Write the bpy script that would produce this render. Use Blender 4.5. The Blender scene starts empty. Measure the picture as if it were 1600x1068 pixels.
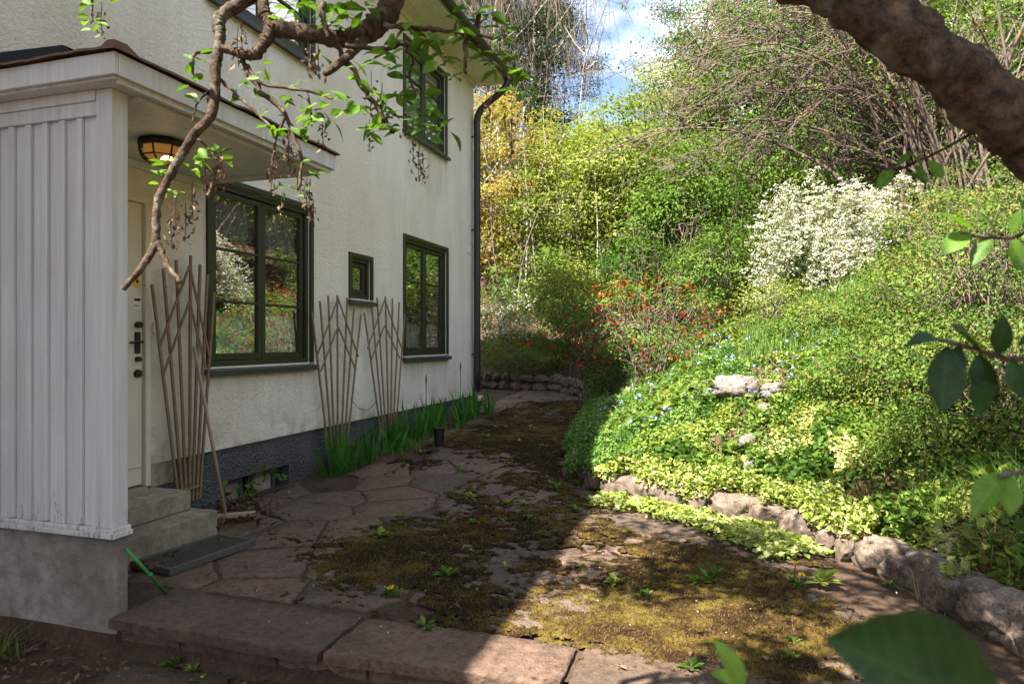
import bpy, math, random
import numpy as np
from mathutils import Vector, Matrix

SC = bpy.context.scene
COL = SC.collection
R = math.radians
random.seed(7)
RNG = np.random.default_rng(11)

# ------------------------------------------------------------------ camera, sky, sun, exposure
HC = 1.40                                   # camera height
YAW = R(17.3815)
cd = bpy.data.cameras.new('camera'); cam = bpy.data.objects.new('camera', cd); COL.objects.link(cam)
cam.location = (0, 0, HC); cam.rotation_euler = (R(90), 0, YAW)
cd.lens = 24.0; cd.sensor_width = 36.0; cd.clip_start = 0.05; cd.clip_end = 2000
cd.dof.use_dof = True; cd.dof.focus_distance = 5.5; cd.dof.aperture_fstop = 8.0
SC.camera = cam

SUN = Vector((2.22, 3.2, -5.55)).normalized()     # direction the light travels
world = bpy.data.worlds.new('World'); SC.world = world; world.use_nodes = True
wn = world.node_tree; wn.nodes.clear()
wo = wn.nodes.new('ShaderNodeOutputWorld'); bg = wn.nodes.new('ShaderNodeBackground')
sky = wn.nodes.new('ShaderNodeTexSky'); sky.sky_type = 'NISHITA'; sky.sun_disc = False
sky.sun_elevation = math.asin(-SUN.z)
sky.sun_rotation = math.atan2(-SUN.x, -SUN.y)
sky.air_density = 1.0; sky.dust_density = 0.6; sky.ozone_density = 1.5
tc = wn.nodes.new('ShaderNodeTexCoord')
mp = wn.nodes.new('ShaderNodeMapping'); mp.inputs['Scale'].default_value = (1.0, 1.0, 2.0)
mp.inputs['Location'].default_value = (0.35, 0.1, 0.55)
cn = wn.nodes.new('ShaderNodeTexNoise'); cn.inputs['Scale'].default_value = 2.6; cn.inputs['Detail'].default_value = 8; cn.inputs['Roughness'].default_value = 0.55
cr = wn.nodes.new('ShaderNodeValToRGB'); cr.color_ramp.elements[0].position = 0.46; cr.color_ramp.elements[1].position = 0.62
mx = wn.nodes.new('ShaderNodeMix'); mx.data_type = 'RGBA'; mx.inputs[7].default_value = (9.0, 8.9, 8.8, 1)
wn.links.new(tc.outputs['Generated'], mp.inputs['Vector']); wn.links.new(mp.outputs[0], cn.inputs['Vector'])
wn.links.new(cn.outputs['Fac'], cr.inputs[0]); wn.links.new(cr.outputs[0], mx.inputs[0])
wn.links.new(sky.outputs[0], mx.inputs[6]); wn.links.new(mx.outputs[2], bg.inputs[0])
bg.inputs[1].default_value = 0.066
wn.links.new(bg.outputs[0], wo.inputs[0])

sl = bpy.data.lights.new('sun', 'SUN'); sl.energy = 5.0; sl.angle = R(0.53); sl.color = (1.0, 0.93, 0.80)
so = bpy.data.objects.new('sun', sl); COL.objects.link(so); so.location = (-20, 0, 40)
so.rotation_euler = SUN.to_track_quat('-Z', 'Y').to_euler()

SC.view_settings.view_transform = 'Standard'; SC.view_settings.look = 'None'
SC.view_settings.exposure = 2.32; SC.view_settings.gamma = 1.0; SC.view_settings.use_curve_mapping = False
SC.cycles.use_denoising = True
SC.cycles.max_bounces = 7; SC.cycles.diffuse_bounces = 4; SC.cycles.transparent_max_bounces = 12
SC.cycles.glossy_bounces = 3; SC.cycles.transmission_bounces = 3
SC.cycles.caustics_reflective = False; SC.cycles.caustics_refractive = False

# ------------------------------------------------------------------ helpers: survey of the place (metres)
FP = 1067.0; SN, CS = math.sin(YAW), math.cos(YAW)
def ray(px, py):
    u = (px - 800) / FP
    return (u * CS - SN, u * SN + CS, (534 - py) / FP)
def at_d(px, py, d):
    r = ray(px, py); return Vector((d * r[0], d * r[1], HC + d * r[2]))
def at_x(px, py, X):
    r = ray(px, py); d = X / r[0]; return Vector((X, d * r[1], HC + d * r[2]))
def at_z(px, py, z):
    r = ray(px, py); d = (z - HC) / r[2]; return Vector((d * r[0], d * r[1], z))

def vn(x, y, seed=0):
    x = np.asarray(x, float); y = np.asarray(y, float)
    xi = np.floor(x).astype(np.int64); yi = np.floor(y).astype(np.int64)
    fx = x - xi; fy = y - yi; fx = fx * fx * (3 - 2 * fx); fy = fy * fy * (3 - 2 * fy)
    def h(a, b):
        n = (a * 374761393 + b * 668265263 + seed * 974634777) & 0xffffffff
        n = ((n ^ (n >> 13)) * 1274126177) & 0xffffffff
        n = n ^ (n >> 16)
        return (n & 0xffff) / 65535.0
    return (h(xi, yi) * (1 - fx) + h(xi + 1, yi) * fx) * (1 - fy) + (h(xi, yi + 1) * (1 - fx) + h(xi + 1, yi + 1) * fx) * fy
def fbm(x, y, seed=0, o=4):
    s = 0; a = 0.5; t = 0
    for i in range(o):
        s = s + a * vn(np.asarray(x) * 2 ** i, np.asarray(y) * 2 ** i, seed + i); t += a; a *= 0.5
    return s / t
def sstep(a, b, x):
    t = np.clip((np.asarray(x, float) - a) / (b - a), 0, 1); return t * t * (3 - 2 * t)

# ------------------------------------------------------------------ helpers: objects
def tag(o, label=None, cat=None, group=None, kind=None):
    if label: o['label'] = label
    if cat: o['category'] = cat
    if group: o['group'] = group
    if kind: o['kind'] = kind
    return o
def empty(name, loc, label=None, cat=None, group=None, parent=None):
    o = bpy.data.objects.new(name, None); COL.objects.link(o); o.location = loc; o.empty_display_size = 0.1
    if parent: attach(o, parent)
    return tag(o, label, cat, group)
def wmat(o):
    m = o.matrix_basis.copy()
    return wmat(o.parent) @ m if o.parent else m
def attach(o, parent):          # keep the child's world coordinates
    w = o.matrix_basis.copy(); o.parent = parent
    o.matrix_basis = wmat(parent).inverted() @ w
def link(name, me, parent=None, loc=None):
    o = bpy.data.objects.new(name, me); COL.objects.link(o)
    if loc is not None: o.location = loc
    if parent: attach(o, parent)
    return o
def np_mesh(name, V, F, mat, rnd=None, smooth=False):
    V = np.ascontiguousarray(V, dtype=np.float32).reshape(-1, 3); F = np.ascontiguousarray(F, dtype=np.int32)
    n, k = F.shape
    me = bpy.data.meshes.new(name)
    me.vertices.add(len(V)); me.vertices.foreach_set('co', V.ravel())
    me.loops.add(n * k); me.loops.foreach_set('vertex_index', F.ravel())
    me.polygons.add(n); me.polygons.foreach_set('loop_start', np.arange(0, n * k, k, dtype=np.int32))
    if smooth: me.polygons.foreach_set('use_smooth', np.ones(n, dtype=bool))
    if rnd is not None:
        a = me.attributes.new('rnd', 'FLOAT', 'FACE'); a.data.foreach_set('value', np.ascontiguousarray(rnd, dtype=np.float32))
    me.update(calc_edges=True)
    if mat: me.materials.append(mat)
    return me
class MB:
    """collects boxes, bars and tubes into one mesh"""
    def __init__(s): s.v = []; s.f = []
    def add(s, v, f):
        n = len(s.v); s.v += [tuple(p) for p in v]; s.f += [tuple(i + n for i in q) for q in f]; return s
    def box(s, a, b):
        x0, y0, z0 = a; x1, y1, z1 = b
        return s.add([(x0,y0,z0),(x1,y0,z0),(x1,y1,z0),(x0,y1,z0),(x0,y0,z1),(x1,y0,z1),(x1,y1,z1),(x0,y1,z1)],
                     [(3,2,1,0),(4,5,6,7),(0,1,5,4),(1,2,6,5),(2,3,7,6),(3,0,4,7)])
    def bar(s, p, q, w, t, n=Vector((1, 0, 0))):
        p = Vector(p); q = Vector(q); d = (q - p).normalized(); n = (n - d * n.dot(d)).normalized(); e = d.cross(n)
        c = [p + e*w/2 - n*t/2, p - e*w/2 - n*t/2, p - e*w/2 + n*t/2, p + e*w/2 + n*t/2]
        k = [x + (q - p) for x in c]
        return s.add(c + k, [(0,1,2,3),(7,6,5,4),(0,4,5,1),(1,5,6,2),(2,6,7,3),(3,7,4,0)])
    def tube(s, pts, rad, n=6, cap=True):
        pts = [Vector(p) for p in pts]; m = len(pts)
        if not hasattr(rad, '__len__'): rad = [rad] * m
        ring = []; up = None
        for i, p in enumerate(pts):
            d = (pts[min(i + 1, m - 1)] - pts[max(i - 1, 0)]).normalized()
            if up is None: up = d.orthogonal().normalized()
            up = (up - d * up.dot(d)); up = up.normalized() if up.length > 1e-5 else d.orthogonal().normalized()
            w = d.cross(up)
            ring += [p + (up * math.cos(a) + w * math.sin(a)) * rad[i] for a in [2 * math.pi * k / n for k in range(n)]]
        f = [(i*n+k, i*n+(k+1)%n, (i+1)*n+(k+1)%n, (i+1)*n+k) for i in range(m - 1) for k in range(n)]
        if cap: f += [tuple(range(n - 1, -1, -1)), tuple((m - 1) * n + k for k in range(n))]
        return s.add(ring, f)
    def mesh(s, name, mat, smooth=False):
        me = bpy.data.meshes.new(name); me.from_pydata(s.v, [], s.f)
        if smooth: me.polygons.foreach_set('use_smooth', [True] * len(me.polygons))
        me.update()
        if mat: me.materials.append(mat)
        return me
    def build(s, name, mat, parent=None, bevel=0, smooth=False):
        me = s.mesh(name, mat, smooth)
        o = link(name, me, parent)
        if bevel:
            b = o.modifiers.new('bevel', 'BEVEL'); b.width = bevel; b.segments = 2; b.limit_method = 'ANGLE'
        return o
def spline(pts, n=6):
    P = [Vector(p) for p in pts]; out = []
    for i in range(len(P) - 1):
        a = P[max(i - 1, 0)]; b = P[i]; c = P[i + 1]; d = P[min(i + 2, len(P) - 1)]
        for k in range(n):
            t = k / n
            out.append(0.5 * ((2*b) + (c - a)*t + (2*a - 5*b + 4*c - d)*t*t + (3*b - a - 3*c + d)*t**3))
    out.append(P[-1]); return out
def lerp_list(v, m):
    return [float(np.interp(i / (m - 1) * (len(v) - 1), range(len(v)), v)) for i in range(m)]

# ------------------------------------------------------------------ materials
class NT:
    def __init__(s, name):
        s.m = bpy.data.materials.new(name); s.m.use_nodes = True; s.t = s.m.node_tree; s.t.nodes.clear()
        s.out = s.n('OutputMaterial')
    def n(s, kind, **kw):
        x = s.t.nodes.new('ShaderNode' + kind)
        for k, v in kw.items():
            if k.startswith('i_'): x.inputs[k[2:].replace('_', ' ')].default_value = v
            else: setattr(x, k, v)
        return x
    def l(s, a, b): s.t.links.new(a, b)
    def noise(s, scale, detail=5, rough=0.55, vec=None, stretch=None, coord='Object', dist=0):
        x = s.n('TexNoise'); x.inputs['Scale'].default_value = scale; x.inputs['Detail'].default_value = detail
        x.inputs['Roughness'].default_value = rough; x.inputs['Distortion'].default_value = dist
        v = s.vec(coord, stretch); s.l(v, x.inputs['Vector']); return x.outputs['Fac']
    def vec(s, coord='Object', stretch=None):
        if coord == 'Position': v = s.n('NewGeometry').outputs['Position']
        else: v = s.n('TexCoord').outputs[coord]
        if stretch:
            m = s.n('Mapping'); m.inputs['Scale'].default_value = stretch; s.l(v, m.inputs['Vector']); v = m.outputs[0]
        return v
    def ramp(s, fac, stops, interp='LINEAR'):
        r = s.n('ValToRGB'); e = r.color_ramp.elements; r.color_ramp.interpolation = interp
        while len(e) < len(stops): e.new(0.5)
        for k, (p, c) in enumerate(stops):
            e[k].position = p; e[k].color = (c, c, c, 1) if not hasattr(c, '__len__') else (*c, 1)
        s.l(fac, r.inputs[0]); return r.outputs[0]
    def mix(s, fac, a, b, mode='MIX'):
        x = s.n('Mix', data_type='RGBA', blend_type=mode)
        for sock, v in ((x.inputs[0], fac), (x.inputs[6], a), (x.inputs[7], b)):
            if hasattr(v, 'links'): s.l(v, sock)
            elif hasattr(v, '__len__'): sock.default_value = (*v, 1)
            else: sock.default_value = v
        return x.outputs[2]
    def bump(s, h, strength, dist=0.01, normal=None):
        b = s.n('Bump'); b.inputs['Strength'].default_value = strength; b.inputs['Distance'].default_value = dist
        s.l(h, b.inputs['Height'])
        if normal: s.l(normal, b.inputs['Normal'])
        return b.outputs[0]
    def pbr(s, col, rough=0.7, normal=None, spec=0.3, metal=0.0):
        p = s.n('BsdfPrincipled')
        if hasattr(col, 'links'): s.l(col, p.inputs['Base Color'])
        else: p.inputs['Base Color'].default_value = (*col, 1)
        if hasattr(rough, 'links'): s.l(rough, p.inputs['Roughness'])
        else: p.inputs['Roughness'].default_value = rough
        p.inputs['Specular IOR Level'].default_value = spec; p.inputs['Metallic'].default_value = metal
        if normal: s.l(normal, p.inputs['Normal'])
        return p
    def done(s, sh): s.l(sh.outputs[0] if hasattr(sh, 'outputs') else sh, s.out.inputs[0]); return s.m

def leaf_mat(name, cols, trans=0.35, rough=0.6, spec=0.10):
    t = NT(name); a = t.n('Attribute', attribute_name='rnd')
    c = t.ramp(a.outputs['Fac'], [(i / (len(cols) - 1), k) for i, k in enumerate(cols)])
    p = t.pbr(c, rough, None, spec)
    tr = t.n('BsdfTranslucent'); t.l(t.mix(1.0, c, (1.0, 1.0, 0.55), 'MULTIPLY'), tr.inputs[0])
    m = t.n('MixShader'); m.inputs[0].default_value = trans; t.l(p.outputs[0], m.inputs[1]); t.l(tr.outputs[0], m.inputs[2])
    return t.done(m)
def plain(name, col, rough=0.6, var=0.25, scale=8, bump=0.2, spec=0.3, metal=0, stretch=None, coord='Object', bscale=60):
    t = NT(name); f = t.noise(scale, 5, stretch=stretch, coord=coord)
    c = t.mix(f, tuple(x * (1 - var) for x in col), tuple(min(1, x * (1 + var)) for x in col))
    nb = t.bump(t.noise(bscale, 4, stretch=stretch, coord=coord), bump, 0.004) if bump else None
    return t.done(t.pbr(c, rough, nb, spec, metal))

M = {}
def mat_stucco():
    t = NT('stucco'); big = t.noise(0.55, 6, 0.6, coord='Position'); st = t.noise(1.6, 5, 0.6, coord='Position', stretch=(1, 2.2, 0.35))
    c = t.ramp(big, [(0.3, (0.71, 0.665, 0.55)), (0.6, (0.81, 0.785, 0.71))])
    c = t.mix(t.ramp(st, [(0.44, 0.0), (0.72, 0.55)]), c, (0.60, 0.56, 0.46))
    fine = t.noise(38, 6, 0.62, coord='Position'); gr = t.noise(120, 3, 0.6, coord='Position')
    c = t.mix(t.ramp(fine, [(0.3, 0.24), (0.5, 0.0)]), c, (0.52, 0.49, 0.41))
    xyz = t.n('SeparateXYZ'); t.l(t.vec('Position'), xyz.inputs[0]); stk = t.noise(3.2, 5, 0.6, coord='Position', stretch=(1, 2.4, 0.25)); spl = t.noise(5, 6, 0.65, coord='Position')
    def rng_(sock, a, b):
        m = t.n('MapRange'); m.interpolation_type = 'SMOOTHSTEP'; t.l(sock, m.inputs[0]); m.inputs[1].default_value = a; m.inputs[2].default_value = b; return m.outputs[0]
    def mul(*q):
        r = q[0]
        for x in q[1:]:
            m = t.n('Math', operation='MULTIPLY'); t.l(r, m.inputs[0]); t.l(x, m.inputs[1]); r = m.outputs[0]
        return r
    for y0, y1, z0, z1 in ((4.35, 5.95, 1.15, 0.70), (6.55, 7.1, 1.83, 1.5), (7.85, 9.35, 1.16, 0.75), (7.85, 9.3, 4.08, 3.3), (4.4, 5.9, 4.1, 3.4)):
        f_ = mul(rng_(xyz.outputs['Y'], y0 - .05, y0 + .08), rng_(xyz.outputs['Y'], y1 + .05, y1 - .08), rng_(xyz.outputs['Z'], z1, z1 + .3), rng_(xyz.outputs['Z'], z0 + .02, z0 - .02), rng_(stk, .38, .72))
        c = t.mix(mul(f_, rng_(stk, .1, 1.1)), c, (0.50, 0.46, 0.36))
    c = t.mix(mul(rng_(xyz.outputs['Z'], .95, .50), rng_(spl, .40, .70)), c, (0.45, 0.39, 0.29))
    b = t.bump(fine, 1.0, 0.018); b = t.bump(gr, 0.7, 0.006, b)
    return t.done(t.pbr(c, 0.92, b, 0.15))
def mat_plinth():
    t = NT('plinth_render'); v = t.n('TexVoronoi'); v.inputs['Scale'].default_value = 42; t.l(t.vec('Position'), v.inputs['Vector'])
    f = t.noise(30, 6, 0.7, coord='Position'); g = t.noise(2.2, 5, coord='Position')
    c = t.ramp(g, [(0.3, (0.062, 0.065, 0.074)), (0.7, (0.125, 0.128, 0.138))])
    c = t.mix(t.ramp(f, [(0.55, 0), (0.8, 0.5)]), c, (0.22, 0.23, 0.25))
    b = t.bump(v.outputs['Distance'], 0.9, 0.02); b = t.bump(f, 0.9, 0.02, b)
    return t.done(t.pbr(c, 0.6, b, 0.4))
def mat_paint(name='aged_white_paint', base=(0.60, 0.625, 0.635)):
    t = NT(name); s1 = t.noise(9, 6, 0.65, coord='Position', stretch=(3, 3, 0.12)); s2 = t.noise(3, 5, coord='Position')
    pe = t.noise(26, 6, 0.75, coord='Position', stretch=(2.2, 2.2, 0.45))
    c = t.mix(t.ramp(s1, [(0.36, 0), (0.68, 0.75)]), base, tuple(x * 0.70 for x in base))
    c = t.mix(t.ramp(s2, [(0.45, 0), (0.8, 0.35)]), c, (0.50, 0.48, 0.38))
    zz = t.n('SeparateXYZ'); t.l(t.vec('Position'), zz.inputs[0]); lo_ = t.ramp(zz.outputs['Z'], [(0.47, 0.16), (0.72, 0.0)])
    ad = t.n('Math', operation='ADD'); t.l(pe, ad.inputs[0]); t.l(lo_, ad.inputs[1])
    c = t.mix(t.ramp(ad.outputs[0], [(0.70, 0), (0.735, 0.8)]), c, (0.27, 0.24, 0.20))
    b = t.bump(t.noise(14, 6, coord='Position', stretch=(6, 6, 0.3)), 0.35, 0.003); b = t.bump(pe, 0.3, 0.004, b)
    return t.done(t.pbr(c, 0.55, b, 0.3))
def mat_concrete(name, base, stain=(0.16, 0.13, 0.09), scale=2.2, gr=1.0):
    t = NT(name); g = t.noise(scale, 7, 0.62, coord='Position'); f = t.noise(40, 5, 0.7, coord='Position'); s = t.noise(1.4, 5, coord='Position', stretch=(1, 1, 0.6))
    c = t.ramp(g, [(0.28, tuple(x * 0.5 for x in base)), (0.5, base), (0.75, tuple(x * 1.3 for x in base))])
    c = t.mix(t.ramp(s, [(0.45, 0), (0.72, 0.75)]), c, stain)
    c = t.mix(t.ramp(f, [(0.58, 0), (0.78, 0.35)]), c, tuple(x * 0.45 for x in base))
    m_ = t.noise(14, 7, 0.7, coord='Position'); c = t.mix(t.ramp(m_, [(0.40, 0.5 * gr), (0.54, 0.0)]), c, tuple(x * 0.35 for x in base))
    if gr > 1: c = t.mix(t.ramp(t.noise(95, 5, 0.75, coord='Position'), [(0.40, 0.75), (0.52, 0.0)]), c, tuple(x * 0.3 for x in base)); c = t.mix(t.ramp(t.noise(22, 4, 0.6, coord='Position'), [(0.60, 0.0), (0.66, 0.6)]), c, tuple(min(1, x * 1.7) for x in base))
    b = t.bump(g, 0.5, 0.03); b = t.bump(m_, 0.5, 0.015, b); b = t.bump(f, 0.7, 0.006, b)
    return t.done(t.pbr(c, 0.88, b, 0.2))
def mat_flag():
    t = NT('red_granite_flag'); oi = t.n('ObjectInfo').outputs['Random']
    g = t.noise(5, 8, 0.66, coord='Position'); f = t.noise(70, 5, 0.7, coord='Position'); l = t.noise(16, 6, 0.72, coord='Position', dist=0.6)
    c0 = t.ramp(oi, [(0.0, (0.175, 0.112, 0.080)), (0.35, (0.20, 0.132, 0.098)), (0.7, (0.135, 0.100, 0.077)), (1.0, (0.10, 0.071, 0.054))])
    c = t.mix(t.ramp(g, [(0.32, 0.6), (0.58, 0.0)]), c0, (0.055, 0.036, 0.027))
    c = t.mix(t.ramp(l, [(0.60, 0), (0.72, 0.55)]), c, (0.075, 0.055, 0.045))
    c = t.mix(t.ramp(f, [(0.52, 0), (0.75, 0.45)]), c, (0.22, 0.145, 0.11))
    mu = t.noise(1.7, 6, 0.6, coord='Position'); c = t.mix(t.ramp(mu, [(0.42, 0.0), (0.62, 0.75)]), c, (0.155, 0.104, 0.076)); c = t.mix(t.ramp(t.noise(28, 7, 0.75, coord='Position'), [(0.40, 0.55), (0.52, 0.0)]), c, (0.040, 0.027, 0.020))
    b = t.bump(g, 0.8, 0.04); b = t.bump(l, 0.8, 0.025, b); b = t.bump(f, 0.7, 0.006, b)
    return t.done(t.pbr(c, 0.85, b, 0.2))
def mat_soil():
    t = NT('soil'); g = t.noise(3, 7, 0.65, coord='Position'); f = t.noise(45, 6, 0.75, coord='Position')
    c = t.ramp(g, [(0.3, (0.046, 0.029, 0.020)), (0.7, (0.100, 0.064, 0.045))])
    c = t.mix(t.ramp(f, [(0.5, 0), (0.72, 0.6)]), c, (0.17, 0.115, 0.085))
    b = t.bump(g, 0.6, 0.05); b = t.bump(f, 0.9, 0.012, b)
    return t.done(t.pbr(c, 0.95, b, 0.1))
def mat_bark(name, dark, light, lich=None, scale=14, stretch=(1, 1, 0.3), dist=0.8):
    t = NT(name); g = t.noise(scale, 7, 0.7, coord='Object', stretch=stretch, dist=dist); f = t.noise(scale * 6, 4, 0.7, coord='Object')
    c = t.ramp(g, [(0.32, dark), (0.66, light)])
    if lich:
        vo = t.n('TexVoronoi', feature='DISTANCE_TO_EDGE'); vo.inputs['Scale'].default_value = scale * 1.4; t.l(t.vec('Object', (1, 1, .5)), vo.inputs['Vector']); crk = t.ramp(vo.outputs['Distance'], [(0.0, 1.0), (0.05, 0.0)]); cf = t.n('Math', operation='MULTIPLY'); t.l(crk, cf.inputs[0]); t.l(t.ramp(t.noise(scale * .4, 3), [(.48, 0), (.7, 1)]), cf.inputs[1]); c = t.mix(cf.outputs[0], c, tuple(x * .5 for x in dark))
        c = t.mix(t.ramp(f, [(0.5, 0), (0.7, 0.5)]), c, dark); c = t.mix(t.ramp(t.noise(lich[1], 3, 0.5), [(lich[2], 0), (lich[2] + 0.16, 0.9)]), c, lich[0])
    b = t.bump(g, 0.9, 0.02); b = t.bump(f, 0.5, 0.004, b)
    return t.done(t.pbr(c, 0.85, b, 0.2))
def mat_glass():
    t = NT('window_glass'); fr = t.n('LayerWeight'); fr.inputs[0].default_value = 0.5
    w = t.bump(t.noise(2.2, 2, coord='Position'), 0.05, 0.02)
    tr = t.n('BsdfTransparent'); tr.inputs[0].default_value = (0.95, 0.97, 0.95, 1); gl = t.n('BsdfGlossy'); gl.inputs['Roughness'].default_value = 0.0
    t.l(w, gl.inputs['Normal'])
    m = t.n('MixShader'); q = t.n('Math', operation='POWER'); t.l(fr.outputs['Facing'], q.inputs[0]); q.inputs[1].default_value = 3.0
    k = t.n('Math', operation='MULTIPLY_ADD'); t.l(q.outputs[0], k.inputs[0]); k.inputs[1].default_value = 0.80; k.inputs[2].default_value = 0.42
    t.l(k.outputs[0], m.inputs[0]); t.l(tr.outputs[0], m.inputs[1]); t.l(gl.outputs[0], m.inputs[2]); return t.done(m)
def mat_lace(name, op, cell):
    t = NT(name); d = t.n('BsdfDiffuse'); d.inputs[0].default_value = (0.8, 0.8, 0.78, 1); tl = t.n('BsdfTranslucent'); tl.inputs[0].default_value = (0.8, 0.8, 0.78, 1)
    a = t.n('MixShader'); a.inputs[0].default_value = 0.35; t.l(d.outputs[0], a.inputs[1]); t.l(tl.outputs[0], a.inputs[2])
    w = t.n('TexVoronoi'); w.inputs['Scale'].default_value = cell; t.l(t.vec('Position'), w.inputs['Vector'])
    tr = t.n('BsdfTransparent'); m = t.n('MixShader'); t.l(t.ramp(w.outputs['Distance'], [(0.2, op * 0.6), (0.6, min(1, op * 1.4))]), m.inputs[0])
    t.l(tr.outputs[0], m.inputs[1]); t.l(a.outputs[0], m.inputs[2]); return t.done(m)
def emit(name, col, s):
    t = NT(name); e = t.n('Emission'); e.inputs[0].default_value = (*col, 1); e.inputs[1].default_value = s; return t.done(e)

M['stucco'] = mat_stucco(); M['plinth'] = mat_plinth(); M['paint'] = mat_paint()
M['paint_side'] = M['paint']
M['trim_cream'] = mat_paint('cream_paint', (0.70, 0.68, 0.50))
M['concrete'] = mat_concrete('porch_base_concrete', (0.36, 0.32, 0.28))
M['step'] = mat_concrete('step_concrete', (0.33, 0.29, 0.22), (0.17, 0.15, 0.08))
M['flag'] = mat_flag(); M['soil'] = mat_soil()
M['wallstone'] = mat_concrete('grey_pink_stone', (0.19, 0.145, 0.115), (0.11, 0.075, 0.056), 6, 1.7)
M['rock'] = mat_concrete('pale_rock', (0.22, 0.19, 0.172), (0.12, 0.095, 0.08), 9, 1.5)
M['green_paint'] = plain('dark_green_paint', (0.024, 0.030, 0.015), 0.4, 0.2, 5, 0.1, 0.45, coord='Position')
M['sill'] = plain('dark_metal', (0.035, 0.042, 0.045), 0.42, 0.25, 6, 0.1, 0.5, coord='Position')
M['pipe'] = plain('pipe_metal', (0.016, 0.018, 0.019), 0.45, 0.2, 6, 0.05, 0.5, coord='Position')
M['glass'] = mat_glass()
M['lace'] = mat_lace('lace_valance', 0.5, 90); M['cafe'] = mat_lace('cafe_curtain', 0.98, 160)
M['room'] = plain('room_plaster', (0.30, 0.29, 0.26), 0.9, 0.1, 2, 0)
M['roofing'] = plain('roof_sheet', (0.05, 0.028, 0.025), 0.7, 0.4, 9, 0.3, coord='Position')
M['felt'] = plain('roof_felt', (0.014, 0.016, 0.030), 0.8, 0.4, 20, 0.5, coord='Position')
M['rusty'] = plain('weathered_edge', (0.15, 0.10, 0.07), 0.85, 0.5, 14, 0.5, coord='Position')
M['bamboo'] = plain('weathered_lath', (0.21, 0.145, 0.095), 0.75, 0.35, 20, 0.3, coord='Position')
M['pale_wood'] = plain('pale_broom_wood', (0.34, 0.27, 0.20), 0.7, 0.25, 12, 0.2, coord='Position')
M['bristle'] = plain('bristle', (0.16, 0.05, 0.03), 0.8, 0.4, 50, 0.4)
M['greenrod'] = plain('green_plastic', (0.045, 0.20, 0.05), 0.4, 0.2, 20, 0.1)
M['black'] = plain('black_iron', (0.012, 0.011, 0.010), 0.5, 0.2, 20, 0.1, 0.4)
M['matframe'] = plain('grey_mat_frame', (0.075, 0.077, 0.068), 0.7, 0.3, 20, 0.3, coord='Position')
M['matbar'] = plain('mat_bar', (0.060, 0.052, 0.036), 0.8, 0.4, 30, 0.3, coord='Position')
M['doorwhite'] = plain('door_paint', (0.62, 0.60, 0.52), 0.45, 0.08, 4, 0.05, 0.4, coord='Position')
M['whitebox'] = plain('white_plastic', (0.7, 0.7, 0.66), 0.5, 0.05, 5, 0)
M['yellow'] = plain('yellow_print', (0.60, 0.45, 0.04), 0.5, 0.05, 5, 0)
M['lampglass'] = emit('lit_lamp_glass', (1.0, 0.46, 0.10), 0.05)
M['lampbulb'] = emit('lamp_bulb', (1.0, 0.70, 0.30), 2.5)
M['ceramic'] = plain('ceramic', (0.45, 0.40, 0.32), 0.5, 0.2, 10, 0.1)
M['bark'] = mat_bark('apple_bark', (0.022, 0.014, 0.010), (0.15, 0.10, 0.068), ((0.24, 0.24, 0.18), 15, 0.56), 42, (1, 1, 1), 0.1)
M['twig'] = mat_bark('grey_brown_twig', (0.07, 0.05, 0.038), (0.21, 0.165, 0.135), None, 10)
M['lichen_twig'] = mat_bark('lichen_twig', (0.048, 0.034, 0.026), (0.19, 0.145, 0.115), ((0.42, 0.18, 0.03), 3.2, 0.63), 10)
M['trunk'] = mat_bark('grey_trunk', (0.06, 0.048, 0.038), (0.20, 0.165, 0.135), None, 6)
M['birch'] = mat_bark('pale_trunk', (0.20, 0.17, 0.14), (0.50, 0.46, 0.40), None, 4, (1, 1, 1.5))
M['pinebark'] = mat_bark('pine_bark', (0.10, 0.058, 0.040), (0.26, 0.155, 0.105), None, 4)
G = lambda *c: [tuple(x) for x in c]
M['l_apple'] = leaf_mat('apple_leaf', G((0.057, 0.144, 0.018), (0.098, 0.213, 0.022), (0.149, 0.287, 0.030)), 0.45)
M['l_dry'] = leaf_mat('dried_leaf', G((0.055, 0.034, 0.024), (0.12, 0.075, 0.05), (0.20, 0.14, 0.10)), 0.15, 0.8, 0.1)
M['l_yg'] = leaf_mat('yellow_green_leaf', G((0.085, 0.135, 0.018), (0.19, 0.24, 0.035), (0.35, 0.375, 0.10)), 0.42)
M['l_mid'] = leaf_mat('mid_green_leaf', G((0.05, 0.105, 0.016), (0.095, 0.17, 0.026), (0.18, 0.245, 0.05)), 0.38)
M['l_dark'] = leaf_mat('dark_green_leaf', G((0.024, 0.062, 0.010), (0.048, 0.105, 0.013), (0.095, 0.16, 0.02)), 0.32)
M['l_maple'] = leaf_mat('young_maple_leaf', G((0.17, 0.22, 0.035), (0.26, 0.26, 0.05), (0.33, 0.23, 0.07), (0.34, 0.17, 0.08)), 0.42)
M['l_needle'] = leaf_mat('pine_needle', G((0.025, 0.050, 0.017), (0.049, 0.084, 0.024), (0.084, 0.119, 0.036)), 0.12)
M['l_cot'] = leaf_mat('small_shrub_leaf', G((0.038, 0.082, 0.014), (0.075, 0.145, 0.022), (0.15, 0.215, 0.04), (0.22, 0.14, 0.045)), 0.32)
M['l_peri'] = leaf_mat('periwinkle_leaf', G((0.05, 0.12, 0.022), (0.10, 0.205, 0.035), (0.20, 0.30, 0.075)), 0.32, 0.5, 0.2)
M['l_lam'] = leaf_mat('lime_groundcover_leaf', G((0.15, 0.23, 0.035), (0.29, 0.345, 0.075), (0.47, 0.48, 0.21)), 0.38)
M['l_grass'] = leaf_mat('grass_blade', G((0.052, 0.130, 0.024), (0.104, 0.208, 0.042), (0.208, 0.273, 0.072)), 0.35)
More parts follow.
